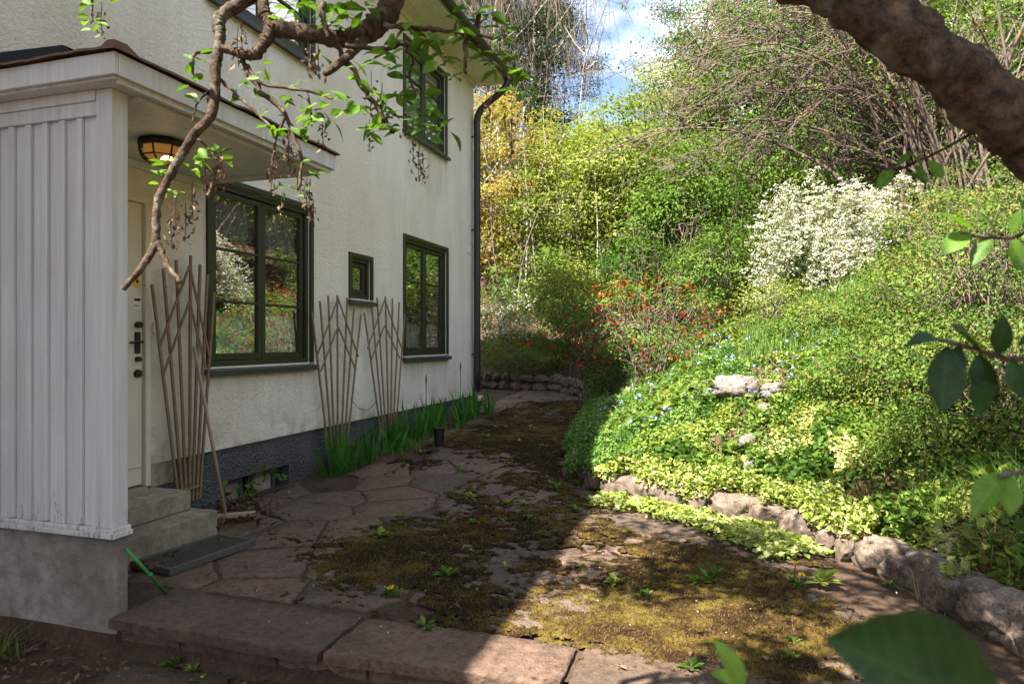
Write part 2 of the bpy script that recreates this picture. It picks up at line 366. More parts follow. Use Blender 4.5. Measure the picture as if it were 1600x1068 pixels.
M['l_straw'] = leaf_mat('straw_blade', G((0.20, 0.13, 0.06), (0.32, 0.22, 0.10), (0.22, 0.20, 0.07)), 0.3, 0.7)
M['l_iris'] = leaf_mat('iris_leaf', G((0.052, 0.156, 0.030), (0.081, 0.221, 0.040), (0.115, 0.286, 0.045)), 0.35)
M['p_white'] = leaf_mat('white_petal', G((0.42, 0.43, 0.38), (0.58, 0.58, 0.53), (0.70, 0.70, 0.66)), 0.3, 0.7, 0.1)
M['p_red'] = leaf_mat('red_petal', G((0.30, 0.012, 0.012), (0.42, 0.025, 0.018), (0.50, 0.06, 0.04)), 0.35, 0.6, 0.1)
M['p_blue'] = leaf_mat('blue_petal', G((0.22, 0.26, 0.62), (0.32, 0.36, 0.72), (0.42, 0.42, 0.75)), 0.3, 0.6, 0.1)
M['p_yellow'] = leaf_mat('yellow_petal', G((0.75, 0.48, 0.01), (0.85, 0.60, 0.02)), 0.2, 0.6, 0.1)
M['moss'] = leaf_mat('moss', G((0.024, 0.014, 0.008), (0.052, 0.031, 0.012), (0.085, 0.056, 0.015), (0.105, 0.083, 0.020)), 0.08, 0.9, 0.05)

def mat_veined(cols=((0.055, 0.135, 0.016), (0.09, 0.20, 0.022), (0.145, 0.27, 0.03)), tr_=0.45):
    t = NT('veined_leaf'); a = t.n('Attribute', attribute_name='rnd'); oi = t.n('ObjectInfo').outputs['Random']
    c = t.ramp(oi, [(0, cols[0]), (.5, cols[1]), (1, cols[2])])
    xyz = t.n('SeparateXYZ'); t.l(t.vec('Object'), xyz.inputs[0]); ab = t.n('Math', operation='ABSOLUTE'); t.l(xyz.outputs['Y'], ab.inputs[0])
    q = t.n('Math', operation='MULTIPLY_ADD'); t.l(ab.outputs[0], q.inputs[0]); q.inputs[1].default_value = -0.9; t.l(xyz.outputs['X'], q.inputs[2])
    w = t.n('Math', operation='MULTIPLY'); t.l(q.outputs[0], w.inputs[0]); w.inputs[1].default_value = 52.0; sn = t.n('Math', operation='SINE'); t.l(w.outputs[0], sn.inputs[0])
    vein = t.ramp(sn.outputs[0], [(0.86, 0), (1.0, 1)]); rib = t.ramp(ab.outputs[0], [(0.006, 1), (0.016, 0)]); v = t.mix(1.0, vein, rib, 'LIGHTEN')
    bl = t.noise(5, 5, .6, coord='Object'); c = t.mix(t.ramp(bl, [(.45, 0), (.75, .45)]), c, tuple(x * 1.3 for x in cols[2])); c = t.mix(t.ramp(t.noise(9, 4, .6, coord='Object'), [(.70, 0), (.74, .8)]), c, (0.14, 0.10, 0.03))
    vf = t.n('Math', operation='MULTIPLY'); t.l(v, vf.inputs[0]); vf.inputs[1].default_value = tr_ * .7; c = t.mix(vf.outputs[0], c, tuple(min(1, x * 1.8 + .01) for x in cols[2]))
    b = t.bump(v, -0.4, 0.02); p = t.pbr(c, 0.5, b, 0.3); tr = t.n('BsdfTranslucent'); t.l(t.mix(1.0, c, (1.0, 1.0, 0.45), 'MULTIPLY'), tr.inputs[0])
    m = t.n('MixShader'); m.inputs[0].default_value = tr_; t.l(p.outputs[0], m.inputs[1]); t.l(tr.outputs[0], m.inputs[2]); return t.done(m)
M['l_veined'] = mat_veined()
M['l_veined_shaded'] = mat_veined(((0.012, 0.034, 0.006), (0.018, 0.048, 0.008), (0.03, 0.075, 0.010)), 0.32)  # darker copy of the veined leaf, with shade put into its colour
M['moss_fuzz'] = leaf_mat('moss_fuzz', G((0.025, 0.015, 0.008), (0.06, 0.042, 0.013), (0.11, 0.085, 0.02), (0.15, 0.11, 0.055)), 0.2, 0.9, 0.05)
# ------------------------------------------------------------------ leaf clouds
def unit(a): return a / (np.linalg.norm(a, axis=1, keepdims=True) + 1e-9)
def leaf_cloud(P, size, ratio=0.55, up=0.7, rng=RNG, fold=0.25, hang=0.0, out=None):
    """one folded two-triangle leaf at each point"""
    P = np.asarray(P, float); n = len(P); size = np.broadcast_to(size, n)[:, None] * rng.uniform(0.5, 1.5, (n, 1))
    nrm = unit(rng.normal(size=(n, 3)) + np.array([0, 0, up * 2.0]) + (0 if out is None else 1.1 * unit(P - np.array(out))))
    ax = rng.normal(size=(n, 3)); ax[:, 2] -= hang * 2; ax = unit(ax - nrm * (ax * nrm).sum(1, keepdims=True)); sd = np.cross(nrm, ax)
    b = P - ax * size * 0.5; t = P + ax * size * 0.5
    l = P + sd * size * ratio * 0.5 + nrm * size * fold * 0.5 - ax * size * 0.04
    r = P - sd * size * ratio * 0.5 + nrm * size * fold * 0.5 - ax * size * 0.04
    V = np.stack([b, r, t, l], 1).reshape(-1, 3)
    i = np.arange(n)[:, None] * 4
    F = np.concatenate([i + np.array([[0, 1, 2]]), i + np.array([[0, 2, 3]])], 1).reshape(-1, 3)
    return V, F
def leaf_obj(name, P, size, mat, parent=None, rnd=None, kind='stuff', **kw):
    V, F = leaf_cloud(P, size, **kw); n = len(P)
    if rnd is None: rnd = kw.get('rng', RNG).random(n)
    o = link(name, np_mesh(name, V, F, mat, np.repeat(rnd, 2)), parent)
    if kind: o['kind'] = kind
    return o
def blade_obj(name, P, h, w, mat, parent=None, lean=0.35, rng=RNG, kind='stuff', down=0.0):
    n = len(P); h = np.broadcast_to(h, n)[:, None] * rng.uniform(0.5, 1.2, (n, 1))
    a = rng.uniform(0, 2 * np.pi, (n, 1)); d = np.concatenate([np.cos(a), np.sin(a), 0 * a], 1); s = np.concatenate([-np.sin(a), np.cos(a), 0 * a], 1) * w * 0.5
    ln = rng.uniform(0.2, 1.6, (n, 1)) * lean * h; Z = np.array([[0, 0, 1.0]])
    m = P + d * ln * 0.35 + Z * h * 0.6; t = P + d * ln + Z * h * (0.95 - down)
    V = np.stack([P - s, P + s, m + s * 0.8, m - s * 0.8, t], 1).reshape(-1, 3); i = np.arange(n)[:, None] * 5
    F = np.concatenate([i + [[0, 1, 2]], i + [[0, 2, 3]], i + [[3, 2, 4]]], 1).reshape(-1, 3)
    o = link(name, np_mesh(name, V, F, mat, np.repeat(rng.random(n), 3)), parent)
    if kind: o['kind'] = kind
    return o

# ------------------------------------------------------------------ the ground
def terr_z(Y): Y = np.asarray(Y, float); return 0.03 + 0.012 * np.clip(Y - 2.6, 0, 2.9) + 0.049 * np.clip(Y - 5.5, 0, 9)
BANK = [(2.3, -30), (2.0, -3), (1.75, 1.0), (1.55, 2.4), (1.30, 3.5), (1.10, 3.9), (0.92, 4.36), (0.65, 4.80), (0.25, 5.32), (-0.36, 5.60), (-1.0, 5.88),
        (-1.28, 6.35), (-1.52, 7.3), (-1.72, 8.8), (-1.88, 10.5), (-2.2, 11.8), (-3.0, 12.95), (-4.5, 13.4), (-7, 13.5), (-14, 13.6), (-60, 13.6)]
_poly = np.array(BANK + [(-400, 20), (-400, 400), (400, 400), (400, -400), (2.3, -400)], float)
def bank_s(X, Y):
    """signed distance into the bank (positive inside)"""
    X = np.asarray(X, float); Y = np.asarray(Y, float); sh = X.shape; X = X.ravel(); Y = Y.ravel()
    best = np.full(X.shape, 1e9); ins = np.zeros(X.shape, bool); n = len(_poly)
    for k in range(n):
        a = _poly[k]; b = _poly[(k + 1) % n]; d = b - a
        t = np.clip(((X - a[0]) * d[0] + (Y - a[1]) * d[1]) / (d @ d), 0, 1)
        if k < len(BANK) - 1: best = np.minimum(best, np.hypot(X - a[0] - t * d[0], Y - a[1] - t * d[1]))
        c = ((a[1] > Y) != (b[1] > Y)) & (X < (b[0] - a[0]) * (Y - a[1]) / (b[1] - a[1] + 1e-12) + a[0]); ins ^= c
    return np.where(ins, best, -best).reshape(sh)
def ground_z(X, Y, fine=True):
    X = np.asarray(X, float); Y = np.asarray(Y, float); s = bank_s(X, Y)
    base = np.where(Y > 2.66, terr_z(Y), -0.14) - 0.02
    sp = np.clip(s - 0.10, 0, None)
    h = 0.21 * sstep(0.04, 0.16, s) + 0.50 * np.minimum(sp, 3.2) + 0.40 * np.clip(sp - 3.2, 0, 22) + 0.12 * np.clip(sp - 25, 0, 40)
    h = h + sstep(0.3, 3, s) * (fbm(X * 0.6, Y * 0.6, 5) - 0.5) * 0.5
    z = base + h
    if fine: z = z + sstep(0.1, 0.5, s) * (fbm(X * 3, Y * 3, 9) - 0.5) * 0.10 + np.where(s < 0, (fbm(X * 5, Y * 5, 3, 3) - 0.5) * 0.012, 0)
    return z
def axis(lo, hi, f0, f1, st):
    a = list(np.arange(f0, f1, st)); d = st
    while a[-1] < hi: d *= 1.22; a.append(a[-1] + d)
    d = st
    while a[0] > lo: d *= 1.22; a.insert(0, a[0] - d)
    return np.array(a)
gx = axis(-300, 300, -5.0, 7.0, 0.10); gy = axis(-120, 320, 2.0, 15.0, 0.10)
# put grid lines on both sides of the step
GX, GY = np.meshgrid(gx, gy, indexing='ij')
GZ = ground_z(GX, GY)
def grid_faces(nx, ny):
    i = np.arange(nx * ny).reshape(nx, ny)
    return np.stack([i[:-1, :-1], i[1:, :-1], i[1:, 1:], i[:-1, 1:]], -1).reshape(-1, 4)
g = link('ground', np_mesh('ground', np.stack([GX, GY, GZ], -1).reshape(-1, 3), grid_faces(len(gx), len(gy)), M['soil'], None, True)); g['kind'] = 'structure'

# terrace: bed sheet plus flagstones, each its own piece
tx = np.arange(-3.95, 1.55, 0.08); ty = np.arange(2.70, 13.5, 0.08); TX, TY = np.meshgrid(tx, ty, indexing='ij')
TZ = terr_z(TY) - 0.005 + (fbm(TX * 7, TY * 7, 21) - 0.5) * 0.012
tf = grid_faces(len(tx), len(ty)); ss = bank_s(TX, TY).ravel(); tf = tf[(ss[tf] < 0.06).all(1)]
terrace = link('terrace', np_mesh('terrace', np.stack([TX, TY, TZ], -1).reshape(-1, 3), tf, M['soil'], None, True)); terrace['kind'] = 'structure'

def clip(poly, p, n):
    out = []
    for k in range(len(poly)):
        a = poly[k]; b = poly[(k + 1) % len(poly)]; da = (a - p).dot(n); db = (b - p).dot(n)
        if da <= 0: out.append(a)
        if da * db < 0: out.append(a + (b - a) * (da / (da - db)))
    return out
def voronoi(seeds, dom):
    S = [Vector(s) for s in seeds]; cells = []
    for i, s in enumerate(S):
        poly = [Vector(d) for d in dom]
        for j in sorted(range(len(S)), key=lambda j: (S[j] - s).length)[1:24]:
            poly = clip(poly, (s + S[j]) / 2, (S[j] - s).normalized())
            if len(poly) < 3: break
        cells.append(poly)
    return cells
def flag_mesh(poly, gap, top, thick, rg, jit=0.012, step=0.07):
    c = sum(poly, Vector((0, 0))) / len(poly); ring = []
    for k in range(len(poly)):
        a = poly[k]; b = poly[(k + 1) % len(poly)]; L = (b - a).length; m = max(1, int(L / step))
        for t in range(m): ring.append(a + (b - a) * (t / m))
    pts = []
    for p in ring:
        d = p - c; l = d.length; pts.append(c + d * max(0.1, (l - gap - rg.uniform(0, jit)) / l))
    n = len(pts); V = []; tilt = (rg.uniform(-.012, .012), rg.uniform(-.012, .012))
    def z(q, off): return float(terr_z(q.y)) + top + off + (q.x - c.x) * tilt[0] + (q.y - c.y) * tilt[1] + (float(fbm(q.x * 4, q.y * 4, 31, 3)) - .5) * 0.014
    for f, off in ((1.0, -thick), (1.0, -0.005), (0.985, 0.0), (0.6, 0.002)):
        for p in pts:
            q = c + (p - c) * f; V.append((q.x - c.x, q.y - c.y, z(q, off)))
    V.append((0, 0, z(c, 0.003)))
    F = [(r*n+k, r*n+(k+1)%n, (r+1)*n+(k+1)%n, (r+1)*n+k) for r in range(3) for k in range(n)] + [(3*n+k, 3*n+(k+1)%n, 4*n) for k in range(n)]
    me = bpy.data.meshes.new('flagstone'); me.from_pydata(V, [], F); me.polygons.foreach_set('use_smooth', [k >= 2 * n for k in range(len(F))]); me.update(); me.materials.append(M['flag'])
    return me, c
rg = random.Random(4)
seeds = []
for px, py in [(255, 905), (420, 880), (300, 850), (560, 830), (480, 800), (430, 770), (560, 925), (640, 890), (640, 970), (720, 930), (600, 745), (690, 705), (740, 790), (380, 925), (520, 760), (800, 850), (650, 820), (900, 830), (860, 960), (960, 900), (1060, 960)]:
    p = at_z(px, py, 0.045); seeds.append((p.x, p.y))
for _ in range(6000):
    p = (rg.uniform(-3.9, 1.3), rg.uniform(2.9, 13.4)); md = rg.choice((.42, .55, .7, .9))
    if all(math.hypot(p[0] - q[0], p[1] - q[1]) > md for q in seeds): seeds.append(p)
dom = [(-3.86, 3.06), (1.5, 3.06), (1.5, 13.3), (-3.86, 13.3)]
for poly in voronoi(seeds, dom):
    if len(poly) < 3: continue
    c = sum(poly, Vector((0, 0))) / len(poly); s = float(bank_s(c.x, c.y))
    if s > 0.12: continue
    if c.y < 5.2 and s > -0.42: continue
    if c.y > 5.6 and c.x < -3.45 and c.y < 10.4: continue
    if c.x < -3.3 and c.y < 4.1: continue
    if rg.random() < 0.06: continue
    me, cc = flag_mesh(poly, 0.003, 0.004 + rg.uniform(-.006, .007), 0.05, rg, 0.020, 0.05)
    link('flagstone', me, terrace, (cc.x, cc.y, 0))
# edge slabs of the step, and the riser course under them
for x0, x1, y1 in [(-2.885, -1.70, 3.02), (-1.69, -0.62, 2.98), (-0.61, 0.42, 3.04), (0.43, 1.45, 3.0)]:
    pl = [Vector((x0, 2.60 + rg.uniform(-.015, .015))), Vector(((x0 + x1) / 2, 2.60 + rg.uniform(-.02, .02))), Vector((x1, 2.60 + rg.uniform(-.015, .015))), Vector((x1, y1)), Vector(((x0 + x1) / 2, y1 + rg.uniform(-.03, .05))), Vector((x0, y1))]
    me, cc = flag_mesh(pl, 0.004, 0.016, 0.052, rg, 0.016, 0.04); link('edge_slab', me, terrace, (cc.x, cc.y, 0))
x = -2.86
while x < 1.3:
    w = rg.uniform(0.28, 0.55)
    pl = [Vector((x, 2.645)), Vector((x + w, 2.645)), Vector((x + w, 2.9)), Vector((x, 2.9))]
    me, cc = flag_mesh(pl, 0.004, -0.042, 0.16, rg, 0.012, 0.06); link('riser_stone', me, terrace, (cc.x, cc.y, 0)); x += w
# lower path in front of the step
lower = link('path', np_mesh('path', [(-2.75, 0.5, -0.150), (1.2, 0.5, -0.150), (1.2, 2.66, -0.150), (-2.75, 2.66, -0.150)], [[0, 1, 2, 3]], M['soil'])); lower['kind'] = 'structure'
ls = []
for _ in range(600):
    p = (rg.uniform(-2.6, 1.0), rg.uniform(1.3, 2.5))
    if all(math.hypot(p[0] - q[0], p[1] - q[1]) > 0.42 for q in ls): ls.append(p)
for poly in voronoi(ls, [(-2.55, 1.2), (1.1, 1.2), (1.1, 2.60), (-2.75, 2.60)]):
    if len(poly) < 3: continue
    me, cc = flag_mesh(poly, 0.014, -0.158 + rg.uniform(-.006, .008), 0.04, rg); link('flagstone', me, lower, (cc.x, cc.y, 0))

# moss: ragged cushions over the flags
def moss_mask(X, Y):
    m = fbm(X * 0.9 + 3, Y * 1.0, 51, 3) - 0.52
    m = m + 0.15 * sstep(-2.6, -1.6, X) * sstep(2.95, 3.3, Y) - 0.30 * sstep(-2.1, -2.8, X) * sstep(7.0, 5.5, Y) - 0.50 * sstep(-0.85, -0.35, bank_s(X, Y)) * sstep(5.6, 5.0, Y) - 0.3 * sstep(-.3, -.1, bank_s(X, Y))
    m = m + 0.07 * sstep(4.2, 5.4, Y) * sstep(-2.9, -2.2, X) + 0.02 * sstep(5.6, 6.6, Y) - 0.20 * sstep(3.05, 2.9, Y)
    return m * 1.5 + (fbm(X * 4, Y * 6, 61, 3) - 0.5) * 0.60 + (fbm(X * 19, Y * 24, 71, 2) - 0.5) * 0.85 + (fbm(X * 50, Y * 50, 73, 1) - 0.5) * 0.30 + 0.045
for x0, x1, y0, y1, st in [(-3.2, 1.1, 2.72, 6.4, 0.0115), (-3.4, -0.9, 6.4, 13.2, 0.024)]:
    ax = np.arange(x0, x1, st); ay = np.arange(y0, y1, st); X, Y = np.meshgrid(ax, ay, indexing='ij')
    X = X + RNG.uniform(-.4, .4, X.shape) * st; Y = Y + RNG.uniform(-.4, .4, Y.shape) * st
    m = moss_mask(X, Y); hh = 0.010 + np.clip(m * 2.0, -1, 1) * 0.010 + RNG.uniform(-.004, .004, X.shape)
    Z = terr_z(Y) + hh; f = grid_faces(len(ax), len(ay)); mf = m.ravel()[f]; keep = (mf > 0.0).sum(1) >= 3
    f = f[keep]; c = X.ravel()[f].mean(1); d = Y.ravel()[f].mean(1)
    col = fbm(c * 1.7, d * 1.7, 81, 3) * 1.9 + (fbm(c * 9, d * 12, 83, 3) - .5) * 1.7 - 0.62 + RNG.uniform(-.3, .3, len(f)) - 0.22 * sstep(-1.5, -2.2, c)
    used, inv = np.unique(f, return_inverse=True)
    o = link('moss', np_mesh('moss', np.stack([X, Y, Z], -1).reshape(-1, 3)[used], inv.reshape(-1, 4), M['moss'], np.clip(col, 0, 1)))
    fz = RNG.choice(len(c), min(len(c), 45000 if y0 < 4 else 9000)); Q = np.stack([c, d, Z.ravel()[f].mean(1) - .003], 1)[fz]
    blade_obj('fuzz', Q, .016 if y0 < 4 else .02, .0035 if y0 < 4 else .006, M['moss_fuzz'], o, 1.0)
    tag(o, 'olive brown moss spread over the flagstones' if y0 < 4 else 'thin moss over the far flagstones by the house corner', 'moss', None, 'stuff')

# ------------------------------------------------------------------ the house
WX = -3.91
house = empty('house', (WX, 3.0, 0), 'white rendered two storey house with dark green windows', 'house')
def wall_holes(name, X0, X1, Y0, Y1, Z0, Z1, holes, mat, parent):
    ys = sorted({Y0, Y1} | {h[0] for h in holes} | {h[1] for h in holes}); zs = sorted({Z0, Z1} | {h[2] for h in holes} | {h[3] for h in holes})
    b = MB()
    for i in range(len(ys) - 1):
        for k in range(len(zs) - 1):
            cy = (ys[i] + ys[i+1]) / 2; cz = (zs[k] + zs[k+1]) / 2
            if any(h[0] < cy < h[1] and h[2] < cz < h[3] for h in holes): continue
            for X, o in ((X1, 1), (X0, -1)):
                q = [(X, ys[i], zs[k]), (X, ys[i+1], zs[k]), (X, ys[i+1], zs[k+1]), (X, ys[i], zs[k+1])]
                b.add(q if o > 0 else q[::-1], [(0, 1, 2, 3)])
    for y0, y1, z0, z1 in holes:
        b.add([(X0, y0, z0), (X1, y0, z0), (X1, y0, z1), (X0, y0, z1)], [(0, 1, 2, 3)]); b.add([(X0, y1, z0), (X1, y1, z0), (X1, y1, z1), (X0, y1, z1)], [(3, 2, 1, 0)])
        b.add([(X0, y0, z0), (X1, y0, z0), (X1, y1, z0), (X0, y1, z0)], [(3, 2, 1, 0)]); b.add([(X0, y0, z1), (X1, y0, z1), (X1, y1, z1), (X0, y1, z1)], [(0, 1, 2, 3)])
    b.add([(X0, Y1, Z0), (X1, Y1, Z0), (X1, Y1, Z1), (X0, Y1, Z1)], [(3, 2, 1, 0)]); b.add([(X0, Y0, Z0), (X1, Y0, Z0), (X1, Y0, Z1), (X0, Y0, Z1)], [(0, 1, 2, 3)])
    return b.build(name, mat, parent)
WIN = {'big': (4.47, 5.81, 1.20, 2.69), 'small': (6.60, 7.01, 1.88, 2.33), 'right': (7.91, 9.26, 1.22, 2.73), 'up_l': (4.47, 5.84, 4.16, 5.30), 'up_r': (7.91, 9.22, 4.12, 5.27)}
DOOR = (2.92, 3.86, 0.38, 2.43)
wall_holes('wall', WX - 0.28, WX, -3.0, 10.40, 0.53, 5.60, list(WIN.values()) + [(2.92, 3.86, 0.53, 2.43)], M['stucco'], house)
wall_holes('plinth', WX - 0.28, WX - 0.025, -3.0, 10.38, -0.25, 0.53, [(4.66, 5.52, 0.02, 0.25), (2.92, 3.86, 0.38, 0.53)], M['plinth'], house)
MB().box((-11, 10.16, 0.53), (WX - 0.28, 10.40, 5.6)).build('wall', M['stucco'], house)
MB().box((-11, -3.0, 0.53), (WX - 0.28, -2.76, 5.6)).build('wall', M['stucco'], house)
MB().box((-11.2, -3.0, 0.53), (-11, 10.40, 5.6)).build('wall', M['stucco'], house)
MB().box((-11, 10.14, -0.25), (WX - 0.28, 10.37, 0.529)).build('plinth', M['plinth'], house)
for Y in (10.39, -3.0):     # gables
    MB().add([(-11.2, Y, 5.6), (WX, Y, 5.6), (WX, Y, 6.1), (-7.55, Y, 9.5), (-11.2, Y, 6.1), (-11.2, Y - .2, 5.6), (WX, Y - .2, 5.6), (WX, Y - .2, 6.1), (-7.55, Y - .2, 9.5), (-11.2, Y - .2, 6.1)], [(0, 1, 2, 3, 4), (9, 8, 7, 6, 5), (1, 6, 7, 2), (2, 7, 8, 3), (3, 8, 9, 4), (4, 9, 5, 0)]).build('gable', M['stucco'], house)
# rooms inside
MB().box((-9, -2.7, 3.05), (WX - 0.29, 10.1, 3.2)).build('floor_slab', M['room'], house)
MB().box((-9, -2.7, 0.36), (WX - 0.29, 10.1, 0.44)).build('floor_slab', M['room'], house)
MB().box((-7.4, -2.7, 0.45), (-7.3, 10.1, 3.04)).build('inner_wall', M['room'], house)
for y in (3.99, 6.3, 7.4): MB().box((-7.29, y, 0.45), (WX - 0.29, y + 0.08, 3.04)).build('inner_wall', M['room'], house)
# roof
sl_ = math.atan2(3.35, 3.64); RZ = 9.54
roof = MB()
for sgn in (1, -1):
    e = -7.55 + sgn * 4.16; ez = RZ - 4.16 * math.tan(sl_)
    q = [(-7.55, -3.3, RZ), (e, -3.3, ez), (e, 10.60, ez), (-7.55, 10.60, RZ)]; k = [(a, b, c + 0.11) for a, b, c in q]
    roof.add(q + k, [(0, 1, 2, 3), (7, 6, 5, 4), (0, 4, 5, 1), (1, 5, 6, 2), (2, 6, 7, 3), (3, 7, 4, 0)])
rf = roof.build('roof', M['roofing'], house)
for k in range(3):           # soffit boards
    x0 = WX + 0.002 + k * 0.168; MB().box((x0, -3.2, 5.60), (x0 + 0.162, 10.58, 5.622)).build('soffit_board', M['trim_cream'], rf)
MB().box((-3.405, -3.2, 5.575), (-3.383, 10.60, 5.70)).build('fascia', M['trim_cream'], rf)
MB().box((WX + 0.003, -3.2, 5.53), (WX + 0.03, 10.42, 5.598)).build('cornice', M['trim_cream'], rf)
gt = MB(); n = 8; ring0 = []
for Y in (-3.3, 10.62):
    for k in range(n + 1):
        a = math.pi + math.pi * k / n; ring0.append((-3.315 + 0.066 * math.cos(a), Y, 5.665 + 0.066 * math.sin(a)))
    for k in range(n, -1, -1):
        a = math.pi + math.pi * k / n; ring0.append((-3.315 + 0.060 * math.cos(a), Y, 5.665 + 0.060 * math.sin(a)))
m2 = 2 * (n + 1)
gt.add(ring0, [(k, (k + 1) % m2, m2 + (k + 1) % m2, m2 + k) for k in range(m2)] + [tuple(range(n, -1, -1)), tuple(m2 + k for k in range(n + 1))])
gt.build('gutter', M['green_paint'], rf)
pts = spline([(-3.315, 10.36, 5.60), (-3.33, 10.36, 5.50), (-3.45, 10.34, 5.36), (-3.72, 10.32, 5.16), (-3.815, 10.31, 4.98), (-3.815, 10.31, 4.7), (-3.815, 10.31, 3.0), (-3.815, 10.31, 0.60)], 5)
dp = MB().tube(pts, 0.054, 12).build('downpipe', M['pipe'], house, smooth=True)
for z in (1.2, 3.2, 4.7): MB().tube([(-3.815, 10.31, z - .015), (-3.815, 10.31, z + .015)], 0.060, 12).box((-3.92, 10.30, z - .012), (-3.85, 10.32, z + .012)).build('bracket', M['pipe'], dp)
# windows
def window(Y0, Y1, Z0, Z1, cols, rows, label):
    X = WX - 0.045; fw = 0.045; b = MB()
    w = MB().box((X - .06, Y0, Z1 - fw), (X + .035, Y1, Z1)).box((X - .06, Y0, Z0), (X + .035, Y1, Z0 + fw)).box((X - .06, Y0, Z0 + fw), (X + .035, Y0 + fw, Z1 - fw)).box((X - .06, Y1 - fw, Z0 + fw), (X + .035, Y1, Z1 - fw))
    w.box((WX - .012, Y0 - .055, Z0 - .0), (WX + .022, Y0 - .002, Z1 + .05)).box((WX - .012, Y1 + .002, Z0), (WX + .022, Y1 + .055, Z1 + .05)).box((WX - .012, Y0 - .002, Z1 + .002), (WX + .0225, Y1 + .002, Z1 + .05))
    w = w.build('window', M['green_paint'], house, 0.004); w['label'] = label
    iy0, iy1, iz0, iz1 = Y0 + fw + .003, Y1 - fw - .003, Z0 + fw + .003, Z1 - fw - .003
    cw = (iy1 - iy0) / cols; sw = 0.048
    for c in range(cols):
        a0 = iy0 + c * cw + .002; a1 = a0 + cw - .004
        MB().box((X - .03, a0, iz0), (X + .012, a0 + sw, iz1)).box((X - .03, a1 - sw, iz0), (X + .012, a1, iz1)).box((X - .03, a0 + sw, iz0), (X + .012, a1 - sw, iz0 + sw + .01)).box((X - .03, a0 + sw, iz1 - sw), (X + .012, a1 - sw, iz1)).build('sash', M['green_paint'], w, 0.004)
        g0, g1, h0, h1 = a0 + sw, a1 - sw, iz0 + sw + .01, iz1 - sw
        for r in range(rows):
            p0 = h0 + (h1 - h0) * r / rows; p1 = h0 + (h1 - h0) * (r + 1) / rows
            if r: MB().box((X - .025, g0, p0 - .011), (X + .008, g1, p0 + .011)).build('muntin', M['green_paint'], w, 0.003)
            MB().add([(X - .010, g0 - .004, p0), (X - .010, g1 + .004, p0), (X - .010, g1 + .004, p1), (X - .010, g0 - .004, p1)], [(0, 1, 2, 3)]).build('pane', M['glass'], w)
    s = MB().add([(WX - .05, Y0 - .075, Z0 - .004), (WX + .065, Y0 - .075, Z0 - .03), (WX + .065, Y1 + .075, Z0 - .03), (WX - .05, Y1 + .075, Z0 - .004),
                  (WX - .05, Y0 - .075, Z0 - .045), (WX + .065, Y0 - .075, Z0 - .075), (WX + .065, Y1 + .075, Z0 - .075), (WX - .05, Y1 + .075, Z0 - .045)],
                 [(0, 1, 2, 3), (7, 6, 5, 4), (0, 4, 5, 1), (1, 5, 6, 2), (2, 6, 7, 3), (3, 7, 4, 0)]).build('sill', M['sill'], w, 0.004)
    return w
window(*WIN['big'], 2, 3, 'large six pane window beside the porch'); window(*WIN['small'], 1, 1, 'tiny single pane window'); window(*WIN['right'], 2, 3, 'six pane window near the downpipe')
window(*WIN['up_l'], 2, 3, 'upper window behind the gnarled branch'); window(*WIN['up_r'], 2, 3, 'upper window below the eaves')
# door
dX = WX - 0.012
d = MB().box((dX - .05, 2.98, 0.40), (dX, 3.812, 2.37)).build('door', M['doorwhite'], house, 0.004); d['label'] = 'cream front door with black locks'
MB().box((WX - .12, 3.814, 0.385), (WX + .018, 3.858, 2.428)).box((WX - .12, 2.925, 0.385), (WX + .018, 2.978, 2.428)).box((WX - .12, 2.978, 2.372), (WX + .0175, 3.814, 2.427)).build('door_frame', M['doorwhite'], house, 0.005)
MB().box((WX - .2, 2.95, 0.362), (WX + .02, 3.83, 0.385)).build('threshold', M['pale_wood'], house)
for z0, z1 in ((0.55, 1.15), (1.75, 2.25)): MB().box((dX, 3.08, z0), (dX + .008, 3.69, z1)).build('door_panel', M['doorwhite'], d, 0.006)
MB().tube([(dX, 3.765, 1.52), (dX + .035, 3.765, 1.52)], 0.022, 10).build('lock', M['black'], d)
MB().box((dX, 3.745, 1.32), (dX + .012, 3.785, 1.47)).tube([(dX, 3.765, 1.40), (dX + .05, 3.765, 1.40), (dX + .055, 3.73, 1.40), (dX + .055, 3.66, 1.395)], 0.010, 6).build('handle', M['black'], d)
MB().tube([(dX, 3.765, 1.28), (dX + .03, 3.765, 1.28)], 0.018, 10).build('lock', M['black'], d)
MB().tube([(dX, 3.765, 1.18), (dX + .02, 3.765, 1.18)], 0.028, 10).build('knob', M['black'], d)
s = MB().tube([(dX, 3.765, 1.81), (dX + .003, 3.765, 1.81)], 0.033, 16).build('sticker', M['yellow'], d)
MB().tube([(dX + .003, 3.765, 1.822), (dX + .0045, 3.765, 1.822)], 0.012, 8).bar((dX + .004, 3.78, 1.79), (dX + .004, 3.78, 1.79), 0.010, 0.002).build('sticker_mark', M['black'], s)
s = MB().box((dX, 3.73, 1.63), (dX + .003, 3.80, 1.72)).build('sticker', M['whitebox'], d)
MB().box((dX + .003, 3.74, 1.685), (dX + .0045, 3.79, 1.705)).box((dX + .003, 3.74, 1.65), (dX + .0045, 3.775, 1.656)).build('sticker_mark', M['black'], s)
MB().box((WX, 3.885, 1.46), (WX + .018, 3.91, 1.545)).build('doorbell', M['whitebox'], house, 0.004)
MB().box((WX, 10.13, 2.82), (WX + .03, 10.17, 2.92)).build('sensor', M['whitebox'], house, 0.005)
MB().box((WX - .3, 3.87, 0.36), (WX - .004, 4.09, 0.528)).build('door_cheek', M['step'], house, 0.006)
